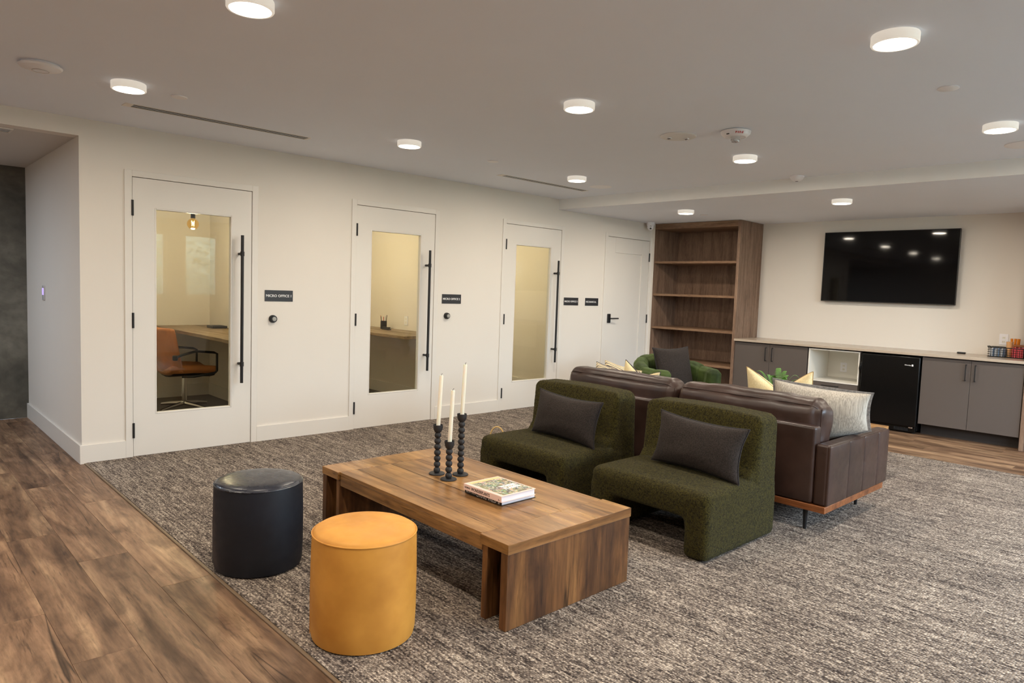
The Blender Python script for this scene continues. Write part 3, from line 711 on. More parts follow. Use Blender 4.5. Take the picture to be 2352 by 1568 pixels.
# outlets
def outlet(s, z, d, label, w_=.078):
    t = fthing('wall_outlet', label, 'outlet', s, d, z)
    dbox(FB(), s, s+w_, d+.0003, d+.006, z, z+.115).build('plate', M['plastic'], t, bevel=.002)
    for zz in (.075, .032):
        dbox(FB(), s+w_/2-.014, s+w_/2+.014, d+.006, d+.008, z+zz-.013, z+zz+.013).build('socket', M['white_lam'], t, bevel=.002)
        for q in (-.006, .006): dbox(FB(), s+w_/2+q-.001, s+w_/2+q+.001, d+.008, d+.0084, z+zz-.002, z+zz+.006).build('slot', M['slot'], t)
outlet(4.0, .995, 0, 'white outlet on the wall behind the wire basket', .08)
outlet(2.41, .535, .012, 'white outlet inside the open white niche')
# remote
t = fthing('remote_control', 'small dark remote control lying on the counter', 'remote', 3.69, .12, .876)
FB().rbox(3.655, 3.735, -.155, -.115, .8765, .894, .007, 2).build('case', M['tv'], t, smooth=True)
for k in range(3): dbox(FB(), 3.667+k*.018, 3.677+k*.018, .128, .142, .8938, .8955).build('button', M['alu'], t)
# wire basket with contents
BS0, BS1, BD0, BD1, BZ = 3.955, 4.285, .06, .27, .877
t = fthing('wire_basket', 'black wire basket of drink supplies at the right end of the counter', 'basket', BS0, .15, BZ)
r = .0022
b = FB()
for z, rr in ((BZ+.003, .003), (BZ+.098, .0045)):
    b.tube([(BS0, -BD1, z), (BS1, -BD1, z), (BS1, -BD0, z), (BS0, -BD0, z)], rr, 6, closed=True)
b.build('rim', M['black'], t, smooth=True)
for k in range(1, 12):
    s = BS0+(BS1-BS0)*k/12
    FB().tube([(s, -BD0, BZ+.098), (s, -BD0, BZ+.003), (s, -BD1, BZ+.003), (s, -BD1, BZ+.098)], r, 6).build('wire', M['black'], t)
for k in range(1, 4):
    z = BZ+.003+.095*k/4
    FB().tube([(BS0, -BD1, z), (BS1, -BD1, z), (BS1, -BD0, z), (BS0, -BD0, z)], r, 6, closed=True).build('wire', M['black'], t)
for k in range(1, 6):
    y = -(BD0+(BD1-BD0)*k/6)
    FB().tube([(BS0, y, BZ+.098), (BS0, y, BZ+.003), (BS1, y, BZ+.003), (BS1, y, BZ+.098)], r, 6).build('wire', M['black'], t)
FB().tube([(BS0-.002, -BD0-.05, BZ+.098), (BS0-.016, -BD0-.07, BZ+.105), (BS0-.016, -BD1+.07, BZ+.105), (BS0-.002, -BD1+.05, BZ+.098)], .004, 8).build('handle', M['black'], t, smooth=True)
pk = [('white_blue', srgb(190, 205, 225)), ('pink', srgb(236, 110, 120))]
mw = flat('packet_white', srgb(214, 220, 230), .5); mb = flat('packet_blue', srgb(120, 150, 190), .5); mp_ = flat('packet_pink', srgb(238, 96, 110), .5); mor = flat('cup_orange', srgb(214, 140, 66), .5); mpk = flat('cup_paper', srgb(222, 172, 120), .6)
for k in range(9):
    s = BS0+.012+k*.0145; mm = (mw, mw, mb)[k % 3]
    o = FB().rbox(s, s+.011, -.235, -.105, BZ+.006, BZ+.080+.006*(k % 3), .003, 1).build('sweetener_packet', mm, None, smooth=True)
    tag(o, ('blue' if k % 3 == 2 else 'white')+' paper packet standing in the left half of the wire basket', 'packet', 'white and blue packets in the wire basket')
for k in range(6):
    s = BS0+.205+k*.0165
    o = FB().rbox(s, s+.013, -.24, -.105, BZ+.006, BZ+.105+.005*(k % 2), .003, 1).build('sweetener_packet', mp_, None, smooth=True)
    tag(o, 'pink paper packet standing in the right half of the wire basket', 'packet', 'pink packets in the wire basket')
def cup(s, d, r0, r1, h, mat, label, g=None):
    c = MF @ Vector((s, -d, BZ+.006))
    o = B().lathe([(0, 0), (r0, 0), (r1, h), (r1+.002, h), (r1-.002, h-.001), (r0-.002, .003), (0, .003)], c, 24).build('paper_cup', mat, None, smooth=True)
    tag(o, label, 'cup', g)
cup(BS0+.168, .168, .020, .031, .155, mpk, 'tan paper cup standing in the wire basket')
mo_ = flat('stirrer_amber', srgb(216, 130, 30), .45)
for k, (ds, dd, tl) in enumerate(((.20, .10, -.1), (.215, .095, .05), (.235, .10, .12), (.25, .095, .02))):
    p0 = Vector((BS0+ds-.02, -dd+.005, BZ+.008)); p1 = p0+Vector((tl*.1, 0, .185))
    o = FB().tube([p0, p1], [.006, .012], 8).build('amber_tumbler', mo_, None, smooth=True); tag(o, 'slim amber tube standing behind the packets in the wire basket', 'tube', 'amber tubes in the wire basket')
o = FB().rbox(BS0+.205, BS1-.004, -.245, -.13, BZ+.118, BZ+.134, .004, 2).build('wooden_lid', M['rail'], None, smooth=True); tag(o, 'brown wooden lid resting on top of the pink packets', 'lid')

# ================================================================ COFFEE TABLES
def coffee_table(X0, Y0, label):
    """X0 = left side, Y0 = near end; 0.802 x 1.53 m, 0.37 high"""
    t = thing('coffee_table', label, 'coffee table', (X0+.4, Y0+.76, 0), group='low oak coffee tables')
    zt = .370
    def bx(n, m, a, c, d, e, f, g, bv=.0025): return B().box(X0+a, X0+c, Y0+d, Y0+e, f, g).build(n, m, t, bevel=bv)
    L = 1.530
    bx('end_board', M['table_y'], 0, .802, 0, .1727, zt-.042, zt, .0015); bx('end_board', M['table_y'], 0, .802, L-.170, L, zt-.042, zt, .0015)
    bx('edge_band', M['table_x'], 0, .802, -.0025, 0, zt-.042, zt, .0008); bx('edge_band', M['table_x'], 0, .802, L, L+.0025, zt-.042, zt, .0008)
    bx('end_panel', M['table_z'], .002, .800, .002, .042, .008, zt-.0425); bx('end_panel', M['table_z'], .002, .800, L-.042, L-.002, .008, zt-.0425)
    bx('inner_panel', M['table_z'], .012, .79, .135, .168, .008, zt-.0425); bx('inner_panel', M['table_z'], .012, .79, L-.168, L-.135, .008, zt-.0425)
    xs = [.012, .110, .335, .500, .765, .788]
    for i in range(5):
        g = .0004
        B().box(X0+xs[i]+g, X0+xs[i+1]-g, Y0+.1735, Y0+L-.1735, zt-.018, zt-.0003*(i % 2)).build('top_board', M['table_y'], t, bevel=.0008, seg=1)
    for k, px in enumerate(((.122, .112, .104, .098), (.336, .330, .322, .350), (.505, .499, .508, .503))):
        b = B(); N = 60; y0_, y1_ = ((.175, L-.175), (.20, L-.175), (.19, .60))[k]; prev = None
        for j in range(N+1):
            f = j/N; yy = y0_+(y1_-y0_)*f; q_ = f*3; i_ = min(2, int(q_)); xx = px[3-i_]+(px[2-i_]-px[3-i_])*(q_-i_)+.005*noise.noise(Vector((yy*9, k*4.7, 1)))
            w2 = .0011+.0026*max(0, noise.noise(Vector((yy*14, k*7.1, 5)))); P_ = [(X0+xx-w2, Y0+yy, zt+.0003), (X0+xx+w2, Y0+yy, zt+.0003)]
            cur = [b.bm.verts.new(p) for p in P_]
            if prev: b.bm.faces.new((prev[0], prev[1], cur[1], cur[0]))
            prev = cur
        b.build('crack', M['crack'], t)
    bx('side_apron', M['table_y'], .014, .050, .1735, L-.1735, zt-.076, zt-.0185); bx('side_apron', M['table_y'], .75, .786, .1735, L-.1735, zt-.076, zt-.0185)
    return t
coffee_table(.703, -3.851, 'oak coffee table in the foreground with candles and books on it')
coffee_table(4.27, -3.81, 'oak coffee table beyond the leather sofa, only its corner showing')
# candles and holders
mz = .370
def holder(x, y, n, label, clabel, top_tilt):
    t = thing('candle_holder', label, 'candle holder', (x, y, mz), group='black beaded candle holders')
    B().lathe([(0, 0), (.042, 0), (.0435, .002), (.0435, .005), (.041, .0075), (0, .0085)], (x, y, mz), 36).build('base', M['matte_black'], t, smooth=True)
    p = .0322; z = mz+.006; rb = .0185
    for k in range(n):
        zc = z+.0165+k*p
        prof = [(rb*math.sin(a), -.0185*math.cos(a)) for a in [PI*(.14+.72*j/9) for j in range(10)]]
        B().lathe([(0, prof[0][1])]+prof+[(0, prof[-1][1])], (x, y, zc), 24).build('bead', M['matte_black'], t, smooth=True)
    zb = z+n*p-.002
    B().lathe([(0, 0), (.012, 0), (.019, .006), (.0245, .018), (.0262, .032), (.0265, .044), (.0245, .044), (.0235, .034), (.0125, .028), (.0118, .012), (0, .012)], (x, y, zb), 32).build('cup', M['matte_black'], t, smooth=True)
    zc = zb+.0125
    c = thing('candle', clabel, 'candle', (x, y, zc), group='white taper candles in the black holders')
    dx, dy = top_tilt; Lc = .302
    A = Vector((dx, dy, 1)).normalized(); q = A.to_track_quat('Z', 'Y').to_matrix().to_4x4()
    B().lathe([(0, 0), (.0105, 0), (.0112, .01), (.0108, Lc-.004), (.0095, Lc), (.002, Lc-.002), (0, Lc-.002)], (x, y, zc), 24, q).build('wax', M['wax'], c, smooth=True)
    e = Vector((x, y, zc))+A*(Lc-.003)
    B().tube([e, e+Vector((.000, .001, .008)), e+Vector((.004, -.003, .014))], .0011, 6).build('wick', M['dark_print'], c)
tl = Vector((.728, -.686))*.036
holder(1.119, -2.826, 7, 'black beaded candle holder of middle height, left of the three', 'white taper candle in the left, middle-height holder', tl)
holder(1.101, -2.953, 5, 'shortest black beaded candle holder, in front of the other two', 'white taper candle in the shortest holder', tl)
holder(1.212, -2.915, 9, 'tallest black beaded candle holder, right of the three', 'white taper candle in the tallest holder', tl*.9)
# books
def book(x0, x1, y0, y1, z0, z1, label, cov, name):
    t = thing('book', label, 'book', ((x0+x1)/2, (y0+y1)/2, z0))
    th = .0025
    b = B(); b.box(x0, x1, y0, y1, z0, z0+th); b.box(x0, x1, y0, y1, z1-th, z1); b.box(x0, x0+th, y0, y1, z0+th, z1-th)
    b.build('cover', cov, t, bevel=.0012)
    B().box(x0+th, x1-.005, y0+.005, y1-.005, z0+th, z1-th).build('pages', M['paper'], t)
    return t
SP = axes((0, -1, 0), (0, 0, 1), (-1, 0, 0), (0, 0, 0))
def spine(x, y, z): return Matrix.Translation((x, y, z)) @ SP
b1 = book(1.021, 1.250, -3.462, -3.188, .3705, .3935, 'black hardback lettered LIVING WILD, lower book of the pile', M['black_cover'], 'book')
text('HILTON CARTER', spine(1.0208, -3.200, .379), .075, .007, M['white'], b1)
text('LIVING WILD', spine(1.0208, -3.281, .3745), .142, .0155, M['white'], b1)
B().box(1.0203, 1.0208, -3.448, -3.437, .375, .390).build('publisher_mark', M['alu'], b1)
b2_ = book(1.000, 1.228, -3.482, -3.203, .394, .4245, 'pale pink hardback with a plant photograph cover, on top of the pile', M['pink_cover'], 'book')
text('ULTIMATE', spine(.9998, -3.213, .405), .042, .008, M['dark_print'], b2_)
text('WONDERPLANTS', spine(.9998, -3.262, .402), .137, .015, M['dark_print'], b2_)
B().box(.9993, .9998, -3.470, -3.462, .402, .404).box(.9993, .9998, -3.464, -3.462, .402, .409).build('publisher_mark', M['dark_print'], b2_)
B().box(1.022, 1.218, -3.470, -3.240, .4246, .4250).build('cover_photo', M['cover'], b2_)
B().box(1.022, 1.218, -3.240, -3.214, .4246, .4250).build('cover_band', flat('orange_band', srgb(240, 200, 140), .4), b2_)
text('WONDER', axes((1, 0, 0), (0, 1, 0), (0, 0, 1), (1.095, -3.375, .4254)), .105, .026, M['white'], b2_, weight=.03)
text('PLANTS', axes((1, 0, 0), (0, 1, 0), (0, 0, 1), (1.095, -3.408, .4254)), .105, .026, M['white'], b2_, weight=.03)

# ================================================================ POUFS
def pouf(x, y, r, h, mat, label, mat2=None):
    mat2 = mat2 or mat
    t = thing('pouf', label, 'pouf', (x, y, .008))
    z = .0085
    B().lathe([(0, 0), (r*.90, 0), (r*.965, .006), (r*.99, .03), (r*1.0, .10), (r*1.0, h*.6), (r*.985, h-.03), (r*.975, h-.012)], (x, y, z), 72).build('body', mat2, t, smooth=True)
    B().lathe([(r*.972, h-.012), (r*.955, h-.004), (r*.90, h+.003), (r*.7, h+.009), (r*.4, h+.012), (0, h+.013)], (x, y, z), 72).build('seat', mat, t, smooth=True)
    B().tube([(x+r*.98*math.cos(2*PI*k/72), y+r*.98*math.sin(2*PI*k/72), z+h-.011) for k in range(72)], .0032, 8, closed=True).build('piping', mat, t, smooth=True)
    B().tube([(x+r*.998*math.cos(2.75), y+r*.998*math.sin(2.75), z+.02), (x+r*1.0003*math.cos(2.75), y+r*1.0003*math.sin(2.75), z+h*.5), (x+r*.982*math.cos(2.75), y+r*.982*math.sin(2.75), z+h-.02)], .0012, 6).build('side_seam', mat, t, smooth=True)
    return t
pouf(.272, -3.480, .2065, .425, M['tan'], 'mustard tan leather pouf in front of the coffee table')
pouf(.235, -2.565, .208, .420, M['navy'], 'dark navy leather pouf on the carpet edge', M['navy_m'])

# ================================================================ BOUCLE CHAIRS
def remesh(o, vox=.011, sm=8, disp=.004, size=.016, fac=.5):
    r = o.modifiers.new('r', 'REMESH'); r.mode = 'VOXEL'; r.voxel_size = vox; r.use_smooth_shade = True
    s = o.modifiers.new('s', 'SMOOTH'); s.factor = fac; s.iterations = sm
    if disp:
        tx = bpy.data.textures.new('lumps', 'CLOUDS'); tx.noise_scale = size; tx.noise_depth = 1
        d = o.modifiers.new('d', 'DISPLACE'); d.texture = tx; d.strength = disp; d.mid_level = .5; d.texture_coords = 'LOCAL'
    bake(o); o.data.shade_smooth()
CW, CD = .795, .762
def boucle_chair(x0, y0, label):
    """x0 front, y0 near side; faces -X"""
    t = thing('lounge_chair', label, 'armchair', (x0+CD/2, y0+CW/2, .009), group='olive boucle lounge chairs')
    y1 = y0+CW; lw = .145
    def crown(q, n, tt):
        if n.z > .3: q.z += .022*(1-tt[1]**2)*(1-abs(tt[0])**3) - .0*tt[0]
        return q
    b = B()
    b.rbox(x0, x0+CD, y0, y1, .215, .372, .045, 10, 4, fn=crown)
    b.rbox(x0, x0+CD, y0, y0+lw, .012, .30, .03, 6, 3); b.rbox(x0, x0+CD, y1-lw, y1, .012, .30, .03, 6, 3)
    # rounded inner corners of the arch
    for s in (1, -1):
        yc = y0+lw if s > 0 else y1-lw
        pts = [(yc, .24)] + [(yc+s*(.055-.055*math.sin(a)), .222-.055+.055*math.cos(a)) for a in [PI/2*k/6 for k in range(7)]][::-1]
        pr = [(p[0], p[1]) for p in pts]
        BM = axes((0, 1, 0), (0, 0, 1), (1, 0, 0), (0, 0, 0))
        keep = b.M; b.M = BM; b.prism(pr, x0+.02, x0+CD-.02); b.M = keep
    o = b.build('seat', M['boucle'], t); remesh(o)
    def lean(q, n, tt):
        h = max(0, (q.z-.36)/.37); q.x += (-.030+.075*min(1, max(0, .5-n.x*.5)))*h
        if n.z > .2: q.z -= .012*tt[1]**2
        return q
    b = B(); b.rbox(x0+CD-.275, x0+CD+.002, y0+.0015, y1-.0015, .20, .738, .052, 10, 4, fn=lean)
    # fillet towards the seat
    keep = b.M; b.M = axes((1, 0, 0), (0, 0, 1), (0, -1, 0), (0, 0, 0))
    X = x0+CD-.275
    b.prism([(X+.03, .33), (X-.05, .355), (X-.022, .385), (X+.01, .43), (X+.03, .47)], -(y1-.02), -(y0+.02)); b.M = keep
    o = b.build('backrest', M['boucle'], t); remesh(o)
    return t
chA = boucle_chair(1.978, -3.985, 'nearer olive green boucle lounge chair, at the right')
chB = dup(chA, (1.978+CD/2, -2.970+CW/2, .009), label='farther olive green boucle lounge chair, behind the coffee table')

# ================================================================ PILLOWS
def pillow(M4, w_, h_, t_, mat, label, cat='cushion', pinch=.07, chop=0, n=22, seed=1, edge=None, er=.004, fringe=False, name='cushion', back=None, group=None, top_pinch=None, br=0):
    loc = M4.translation.copy()
    t = thing(name, label, cat, loc, group=group)
    def P(u, v):
        x = u*w_/2*(1-pinch*(1-v*v)*(abs(u)**2)); y = v*h_/2*(1-(top_pinch if (top_pinch and v > 0) else pinch)*1.3*(1-u*u)*(abs(v)**2))
        if chop: y -= chop*max(0, 1-abs(u))**1.25*((v+1)/2)**2
        y += br*max(0, u)*(1-v)/2
        return x, y
    def T(u, v):
        e = max(0, (1-u*u)*(1-v*v))**.42
        k = 1+.12*noise.noise(Vector((u*1.6+seed*5, v*1.6, seed)))
        return t_/2*e*k
    def add(b, side):
        g = []
        for i in range(n+1):
            row = []
            for j in range(n+1):
                u = math.sin(PI/2*(2*i/n-1)); v = math.sin(PI/2*(2*j/n-1)); x, y = P(u, v)
                z = T(u, v)
                if chop: z *= 1-.35*max(0, 1-abs(u)*1.6)*((v+1)/2)
                z += .004*noise.noise(Vector((x*14+seed, y*14, seed*3.3)))*min(1, z/.02) if z > 0 else 0
                row.append(b.bm.verts.new(M4 @ Vector((x, y, side*z))))
            g.append(row)
        for i in range(n):
            for j in range(n):
                f = (g[i][j], g[i+1][j], g[i+1][j+1], g[i][j+1]); b.bm.faces.new(f if side > 0 else f[::-1])
    if back is None:
        b = B(); add(b, 1); add(b, -1); bmesh.ops.remove_doubles(b.bm, verts=b.bm.verts, dist=.0004)
        b.build('cover', mat, t, smooth=True, ang=80)
    else:
        b = B(); add(b, 1); b.build('front_cover', mat, t, smooth=True, ang=80)
        b = B(); add(b, -1); b.build('back_cover', back, t, smooth=True, ang=80)
    if edge:
        pts = []
        N = 16
        for k in range(N): pts.append((-1+2*k/N, -1))
        for k in range(N): pts.append((1, -1+2*k/N))
        for k in range(N): pts.append((1-2*k/N, 1))
        for k in range(N): pts.append((-1, 1-2*k/N))
        pp = []
        for (u, v) in pts:
            u, v = (math.sin(PI/2*u), v) if abs(v) == 1 else (u, math.sin(PI/2*v)); x, y = P(u, v)
            pp.append(M4 @ Vector((x*1.004, y*1.004, .003*noise.noise(Vector((x*30, y*30, seed))))))
        if not fringe: B().tube(pp, er, 8, closed=True).build('piping', edge, t, smooth=True)
        else:
            b = B(); cen = M4.translation; ring = []
            for p in pp:
                d = (p-cen).normalized(); nn = (M4.to_3x3() @ Vector((0, 0, 1)))
                ring.append([b.bm.verts.new(p-d*.004+nn*.003), b.bm.verts.new(p+d*.016+nn*.002), b.bm.verts.new(p+d*.016-nn*.002), b.bm.verts.new(p-d*.004-nn*.003)])
            for a, c in zip(ring, ring[1:]+ring[:1]):
                for k in range(4): b.bm.faces.new((a[k], a[(k+1) % 4], c[(k+1) % 4], c[k]))
            b.build('flange', edge, t, smooth=True)
    return t
def pm(center, right, up):
    right = Vector(right).normalized(); up = Vector(up); up = (up-right*up.dot(right)).normalized(); nn = right.cross(up)
    return axes(right, up, nn, Vector(center))
pillow(pm((2.325, -3.697, .537), (0, -1, -.045), (.20, .045, 1)), .575, .305, .165, M['charcoal'], 'charcoal lumbar cushion on the nearer boucle chair', edge=M['charcoal_d'], pinch=.10, seed=2, group='charcoal lumbar cushions')
pillow(pm((2.325, -2.672, .537), (0, -1, -.04), (.20, .04, 1)), .575, .305, .165, M['charcoal'], 'charcoal lumbar cushion on the farther boucle chair', edge=M['charcoal_d'], pinch=.10, seed=5, group='charcoal lumbar cushions')

# ================================================================ SOFA
t = thing('leather_sofa', 'dark brown leather sofa seen from behind, on a wooden rail base', 'sofa', (3.4, -3.07, .008))
SX0, SX1, SY0, SY1 = 2.925, 3.892, -4.198, -1.94
B().box(SX0, 3.86, SY0+.008, SY1-.008, .142, .182).build('base_rail', M['rail'], t, bevel=.003)
for lx, ly in ((2.985, -4.055), (3.775, -4.055), (2.985, -2.085), (3.775, -2.085), (2.985, -3.07)):
    B().lathe([(0, 0), (.009, 0), (.0165, .134), (0, .134)], (lx, ly, .0085), 16).build('leg', M['black'], t, smooth=True)
def wr(q, n, tt):
    q += n*(.0035*noise.noise(q*9)+.0015*noise.noise(q*30)); return q
def arm(ya, yb, outer):
    a = B().rbox(SX0+.006, SX1-.004, ya, yb, .184, .548, .016, 8, 3).build('arm', M['brown'], t, smooth=True, ang=60)
    ed = [SX0+.008, 3.222, 3.460, 3.700, SX1-.004]
    for i in range(4):
        yo = (ya-.010, ya+.012) if outer < 0 else (yb-.012, yb+.010)
        B().rbox(ed[i]+.0005, ed[i+1]-.0005, yo[0], yo[1], .187, .542, .0085, 5, 3, puff=(0, .003, 0)).build('panel', M['brown'], a, smooth=True, ang=60)
    yy = ya-.006 if outer < 0 else yb+.006
    B().tube([(SX0+.015, yy+.004*(-outer), .543), (SX1-.012, yy+.004*(-outer), .543)], .0022, 6).build('seam', M['brown'], a, smooth=True)
arm(-4.190, -4.112, -1); arm(-2.022, -1.948, 1)
bk = B().rbox(SX0, SX0+.085, -4.110, -2.024, .184, .648, .020, 10, 3, puff=(.006, 0, 0), fn=wr).build('back_frame', M['brown'], t, smooth=True, ang=60)
B().tube([(SX0+.006, -4.10, .640), (SX0+.006, -2.03, .640)], .0025, 6).build('seam', M['brown'], bk, smooth=True)
B().rbox(SX0+.085, 3.87, -4.110, -2.024, .184, .30, .01, 3).build('seat_deck', M['brown'], t, smooth=True)
def cushw(seed, amp=.010):
    def f(q, n, tt):
        e = abs(tt[1])**3
        w1 = noise.noise(Vector((q.x*7, q.y*26, q.z*7+seed)))
        w2 = noise.noise(Vector((q.x*5, q.y*6, q.z*5+seed*2)))
        return q+n*(amp*(w1*(.25+.9*e)+.8*w2))
    return f
for i, (ya, yb) in enumerate(((-4.100, -3.073), (-3.067, -2.030))):
    c = B().rbox(3.012, 3.225, ya, yb, .46, .780, .078, 26, 6, puff=(.020, .006, .020), fn=cushw(i*7+1)).build('back_cushion', M['brown'], t, smooth=True, ang=80)
    for xx in (3.014, 3.223):
        pts = []
        for k in range(40):
            y = ya+.012+(yb-ya-.024)*k/39; tt_ = 2*k/39-1
            a_ = min(1, max(0, abs(tt_)-.87)/.13); inw = .062*(1-math.sqrt(max(0, 1-a_*a_)))-.005
            sx_ = 1 if xx < 3.1 else -1
            pts.append((xx+sx_*(inw+.018), y, .757-.045*a_**2+.003*noise.noise(Vector((y*12, 3, i)))))
        B().tube(pts, .0042, 6).build('piping', M['brown'], c, smooth=True)
    B().tube([(3.022, ya+.004, z) for z in (.50, .60, .70, .74)], .0035, 6).build('piping', M['brown'], c, smooth=True)
    B().rbox(3.225, 3.885, ya, yb, .30, .440, .045, 10, 4, puff=(.01, .004, .022), fn=cushw(i*7+3, .004)).build('seat_cushion', M['brown'], t, smooth=True, ang=80)
# sofa pillows
pillow(pm((3.40, -3.925, .640), (.13, -1, -.045), (-.16, 0, 1)), .60, .40, .20, M['slub'], 'grey slub linen cushion with a flange, at the near arm of the sofa', edge=M['slub_e'], fringe=True, pinch=.06, seed=9, br=.16)
cr = pillow(pm((3.585, -3.565, .680), (.05, -1, .03), (-.14, 0, 1)), .475, .44, .17, M['cream'], 'cream linen cushion chopped into two points, beside the grey cushion', edge=flat('tan_edge', srgb(170, 140, 90), .8), er=.003, chop=.15, pinch=.05, seed=11)
B(pm((3.585, -3.565, .680), (.05, -1, .03), (-.14, 0, 1))).box(-.190, -.165, .130, .155, -.045, -.040).build('care_tag', M['white'], cr)
pillow(pm((3.33, -2.255, .605), (0, -1, -.16), (-.12, .16, 1)), .36, .38, .15, M['stripe'], 'cream cushion with dark stripes, leftmost on the sofa', edge=M['slub_e'], pinch=.05, seed=13, er=.003)
pillow(pm((3.50, -2.215, .600), (0.1, -1, -.16), (-.12, .16, 1)), .36, .39, .14, M['stripe'], 'striped cream cushion standing just behind the leftmost one', edge=M['cream'], pinch=.05, seed=15, er=.003)
pillow(pm((3.40, -2.475, .620), (.15, -1, -.22), (-.13, 0, 1)), .32, .42, .14, M['cream'], 'half cream, half dark cushion standing left of the sofa middle', back=M['aub'], edge=M['charcoal_d'], chop=.08, pinch=.05, seed=17, er=.003)

# ================================================================ GREEN CHANNEL CHAIR
gc = (5.06, -1.74); fa_ = math.atan2(-.95, -.32)        # facing direction
t = thing('channel_armchair', 'green velvet barrel armchair with channel tufting, behind the sofa', 'armchair', (gc[0], gc[1], .008), fa_+PI/2)
GM = root_mat(t); z0 = .11
nch = 11; A0, A1 = math.radians(-40), math.radians(220)
for k in range(nch):
    a0 = A0+(A1-A0)*k/nch; a1 = A0+(A1-A0)*(k+1)/nch; am = (a0+a1)/2; hw = (a1-a0)/2*.352
    end = k in (0, nch-1)
    def warp(q, n, tt):
        th = am + q.x/.352
        top = .625+.105*max(0, math.sin(max(0, min(PI, th))))**1.0
        z = z0+(q.z-z0)/(.70-z0)*(top-z0)
        lean = .03*(z-z0)/.6
        R = .352+lean-q.y
        return Vector((R*math.cos(th), R*math.sin(th), z))
    B(GM).rbox(-hw*1.26, hw*1.26, -.066, .066, z0, .70, .045, 5, 5, puff=(0, .016, .014), fn=warp).build('channel', M['velvet'], t, smooth=True, ang=70)
B(GM).lathe([(0, .20), (.29, .20), (.30, .23), (.305, .36), (.285, .40), (.2, .415), (0, .42)], (0, -.01, 0), 40).build('seat_cushion', M['velvet'], t, smooth=True)
B(GM).lathe([(0, .0), (.26, .0), (.27, .01), (.27, .12), (.3, .125), (.3, .20), (0, .20)], (0, 0, .0), 40).build('base', M['black'], t, smooth=True)
pillow(GM @ pm((.02, .085, .615), (1, 0, .02), (0, .30, 1)), .455, .455, .17, M['charcoal'], 'square charcoal cushion in the green velvet armchair', edge=M['charcoal_d'], er=.006, pinch=.08, seed=21)

# ================================================================ FERN
t = thing('potted_fern', 'bright green fern in a small pot on the far coffee table', 'plant', (4.86, -2.93, .370))
B().lathe([(0, 0), (.055, 0), (.075, .10), (.078, .12), (.070, .12), (.066, .10), (0, .10)], (4.86, -2.93, .3705), 28).build('pot', M['terra'], t, smooth=True)
rg = random.Random(5)
for k in range(22):
    a = 2*PI*k/22+rg.uniform(-.2, .2); Lf = rg.uniform(.16, .27); up0 = rg.uniform(.15, .30)
    b = B(); pts = []
    for j in range(25):
        s = j/24; pts.append(Vector((4.86+math.cos(a)*(.02+Lf*s*.75), -2.93+math.sin(a)*(.02+Lf*s*.75), .47+up0*math.sin(s*PI*.62)*1.05-.02*s)))
    b.tube(pts, [.0016*(1-.7*j/24) for j in range(25)], 5)
    for j in range(3, 25):
        p = pts[j]; tg = (pts[j]-pts[j-1]).normalized(); sd = tg.cross(Vector((0, 0, 1))).normalized(); s = j/24
        ll = .038*math.sin(PI*min(1, s*.9+.12))**.8*(1.05-s*.55)
        for sg in (1, -1):
            e = p+sd*sg*ll+tg*ll*.35+Vector((0, 0, -.004)); w2 = tg*.0036
            v = [b.bm.verts.new(p-w2), b.bm.verts.new(p+sd*sg*ll*.55-w2*.9+tg*ll*.15), b.bm.verts.new(e), b.bm.verts.new(p+sd*sg*ll*.5+w2*1.2+tg*ll*.2), b.bm.verts.new(p+w2)]
            b.bm.faces.new(v)
    b.build('frond', M['leaf'], t)

# ================================================================ JUTE BASKET behind the far boucle chair
bx_, by_ = 2.50, -1.845
t = thing('woven_basket', 'jute basket with a rope handle showing behind the farther boucle chair', 'basket', (bx_, by_, .008))
B().lathe([(0, 0), (.11, 0), (.125, .05), (.13, .20), (.126, .20), (.12, .05), (0, .01)], (bx_, by_, .0085), 32).build('body', M['jute'], t, smooth=True)
for s in (1, ):
    pts = []
    for k in range(15):
        a = PI*k/14; pts.append((bx_-.062*math.cos(a)*.45-.05, by_+.062*math.cos(a)*.9, .195+.125*math.sin(a)**.8))
    B().tube(pts, .0055, 8).build('handle', M['rope'], t, smooth=True)

# ================================================================ OFFICES
def desk(x0, x1, label):
    t = thing('desk', label, 'desk', ((x0+x1)/2, 1.4, 0), group='built-in office desks')
    B().box(x0, x1-.001, .50, 2.786, .812, .845).build('top', M['desk'], t, bevel=.002)
    for y in (.62, 1.65, 2.68): B().box(x1-.40, x1-.005, y-.006, y+.006, .775, .811).build('bracket', M['black'], t)
desk(1.28, 1.91, 'brown desk along the wall of the first office, behind the leather chair')
desk(3.17, 3.82, 'brown desk along the wall of the second office')
def pendant(x, y, z, label, e=30):
    t = thing('pendant_bulb', label, 'pendant lamp', (x, y, HS))
    B().tube([(x, y, HS-.001), (x, y, z+.11)], .003, 6).build('cord', M['black'], t)
    B().lathe([(0, 0), (.05, 0), (.05, -.02), (0, -.025)], (x, y, HS-.0005), 24).build('canopy', M['black'], t, smooth=True)
    B().lathe([(0, .115), (.016, .115), (.021, .10), (.022, .055), (0, .055)], (x, y, z), 20).build('socket', M['black'], t, smooth=True)
    R = .055
    B().lathe([(.014, .058)]+[(R*math.sin(a_), R*math.cos(a_)) for a_ in [PI*(.14+.86*j/12) for j in range(12)]]+[(0, -R)], (x, y, z), 28).build('globe', M['amber'], t, smooth=True)
    B().tube([(x-.012, y, z+.03), (x-.008, y, z-.02), (x, y, z+.02), (x+.008, y, z-.02), (x+.012, y, z+.03)], .0022, 6).build('filament', M['filament'], t)
    L = bpy.data.lights.new('bulb_light', 'POINT'); L.energy = e; L.color = (1, .82, .50); L.shadow_soft_size = .05
    lo = bpy.data.objects.new('bulb_light', L); C.objects.link(lo); lo.location = (0, 0, z-HS-.09); lo.parent = t
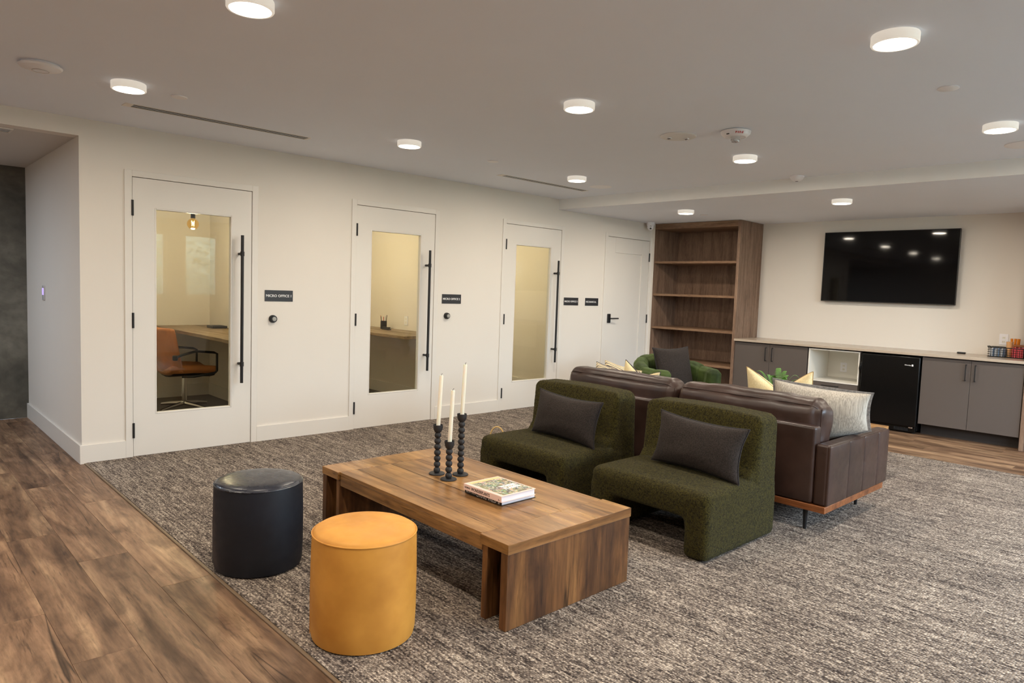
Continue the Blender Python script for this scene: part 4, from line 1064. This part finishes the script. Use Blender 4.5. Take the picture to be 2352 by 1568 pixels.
pendant(1.25, 1.4, 1.93, 'round amber pendant bulb glowing in the first office', 24)
pendant(2.70, 1.55, 1.93, 'amber pendant bulb in the second office, hidden by the door frame')
pendant(4.60, 1.55, 1.93, 'amber pendant bulb in the third office, hidden by the door frame')
def office_chair(x, y, rz, label):
    t = thing('office_chair', label, 'office chair', (x, y, .003), rz, group='leather office chairs with black arms')
    GM = root_mat(t)
    def bend(q, n, tt):   # backrest: curved round the sitter, leaning back
        q.x += .07*tt[1]**2-(q.z-.45)*.20; return q
    B(GM).rbox(-.24, -.165, -.245, .245, .40, .875, .03, 8, 3, puff=(.012, 0, 0), fn=bend).build('backrest', M['cognac'], t, smooth=True, ang=70)
    def sb(q, n, tt):
        q.z += .035*tt[1]**2-.02*max(0, tt[0]); return q
    B(GM).rbox(-.235, .27, -.245, .245, .375, .455, .035, 8, 3, puff=(0, 0, .012), fn=sb).build('seat', M['cognac'], t, smooth=True, ang=70)
    B(GM).rbox(-.20, .24, -.22, .22, .35, .385, .015, 4, 2, fn=sb).build('seat_shell', M['black'], t, smooth=True)
    for s in (1, -1):
        y_ = s*.27
        B(GM).tube([(-.20, y_, .57), (-.13, y_, .60), (.02, y_, .635), (.20, y_, .615), (.235, y_, .60), (.235, y_, .42), (.21, y_, .395), (.0, y_, .37), (-.10, s*.2, .365)], .013, 8).build('armrest', M['black_h'], t, smooth=True)
        B(GM).rbox(-.22, -.17, y_-.02, y_+.015, .545, .60, .012, 2).build('arm_bracket', M['black_h'], t, smooth=True)
    B(GM).tube([(0, 0, .05), (0, 0, .36)], [.026, .024], 16).build('column', M['chrome'], t, smooth=True)
    for k in range(4):
        a = PI/4+k*PI/2-.35; c_, s_ = math.cos(a), math.sin(a)
        B(GM).tube([(c_*.02, s_*.02, .055), (c_*.18, s_*.18, .038), (c_*.315, s_*.315, .018)], [.024, .02, .014], 8).build('foot', M['chrome'], t, smooth=True)
    return t
oc = office_chair(1.355, 1.97, .05, 'cognac leather office chair at the desk in the first office')
dup(oc, (2.90, 1.55, .003), .05, 'office chair in the second office, only its black arm showing')
o = thing('desk_phone', 'black device lying on the desk in the first office', 'device', (1.78, 2.25, .846))
B().rbox(1.70, 1.86, 2.10, 2.30, .8465, .875, .008, 2).build('case', M['tv'], o, smooth=True)
B().box(1.72, 1.84, 2.13, 2.2, .8752, .877).build('keypad', M['slot'], o)
pc = Vector((3.68, 1.72, .8455))
o = thing('pen_cup', 'black mesh pen cup on the desk in the second office', 'pen cup', pc)
B().lathe([(0, 0), (.04, 0), (.04, .10), (.037, .10), (.037, .003), (0, .003)], pc, 24).build('cup', M['black'], o, smooth=True)
for k, (dx, dy, col, nm) in enumerate(((.012, .02, 'red', 'red'), (-.015, .01, 'black', 'black'), (.0, -.018, 'alu', 'silver'), (-.01, .022, 'cognac', 'orange'), (.018, -.01, 'black', 'dark'))):
    p = B().tube([pc+Vector((dx, dy, .004)), pc+Vector((dx*1.9, dy*1.9, .15+.006*k))], .004, 8).build('pen', M[col], None, smooth=True)
    tag(p, '%s pen standing in the black pen cup' % nm, 'pen')
o = thing('stapler', 'black stapler lying beside the pen cup', 'stapler', (3.6, 1.5, .8455))
B().rbox(3.585, 3.625, 1.46, 1.62, .846, .858, .004, 2).build('base', M['tv'], o, smooth=True)
B().rbox(3.588, 3.622, 1.47, 1.615, .862, .880, .007, 2).build('arm', M['tv'], o, smooth=True)
o = thing('wall_outlet', 'white outlet on the wall of the second office', 'outlet', (3.82, 1.42, .91))
B().box(3.813, 3.8195, 1.385, 1.458, .905, 1.02).build('plate', M['plastic'], o, bevel=.002)
for zz in (.94, .985): B().box(3.811, 3.813, 1.405, 1.438, zz-.014, zz+.014).build('socket', M['white_lam'], o)
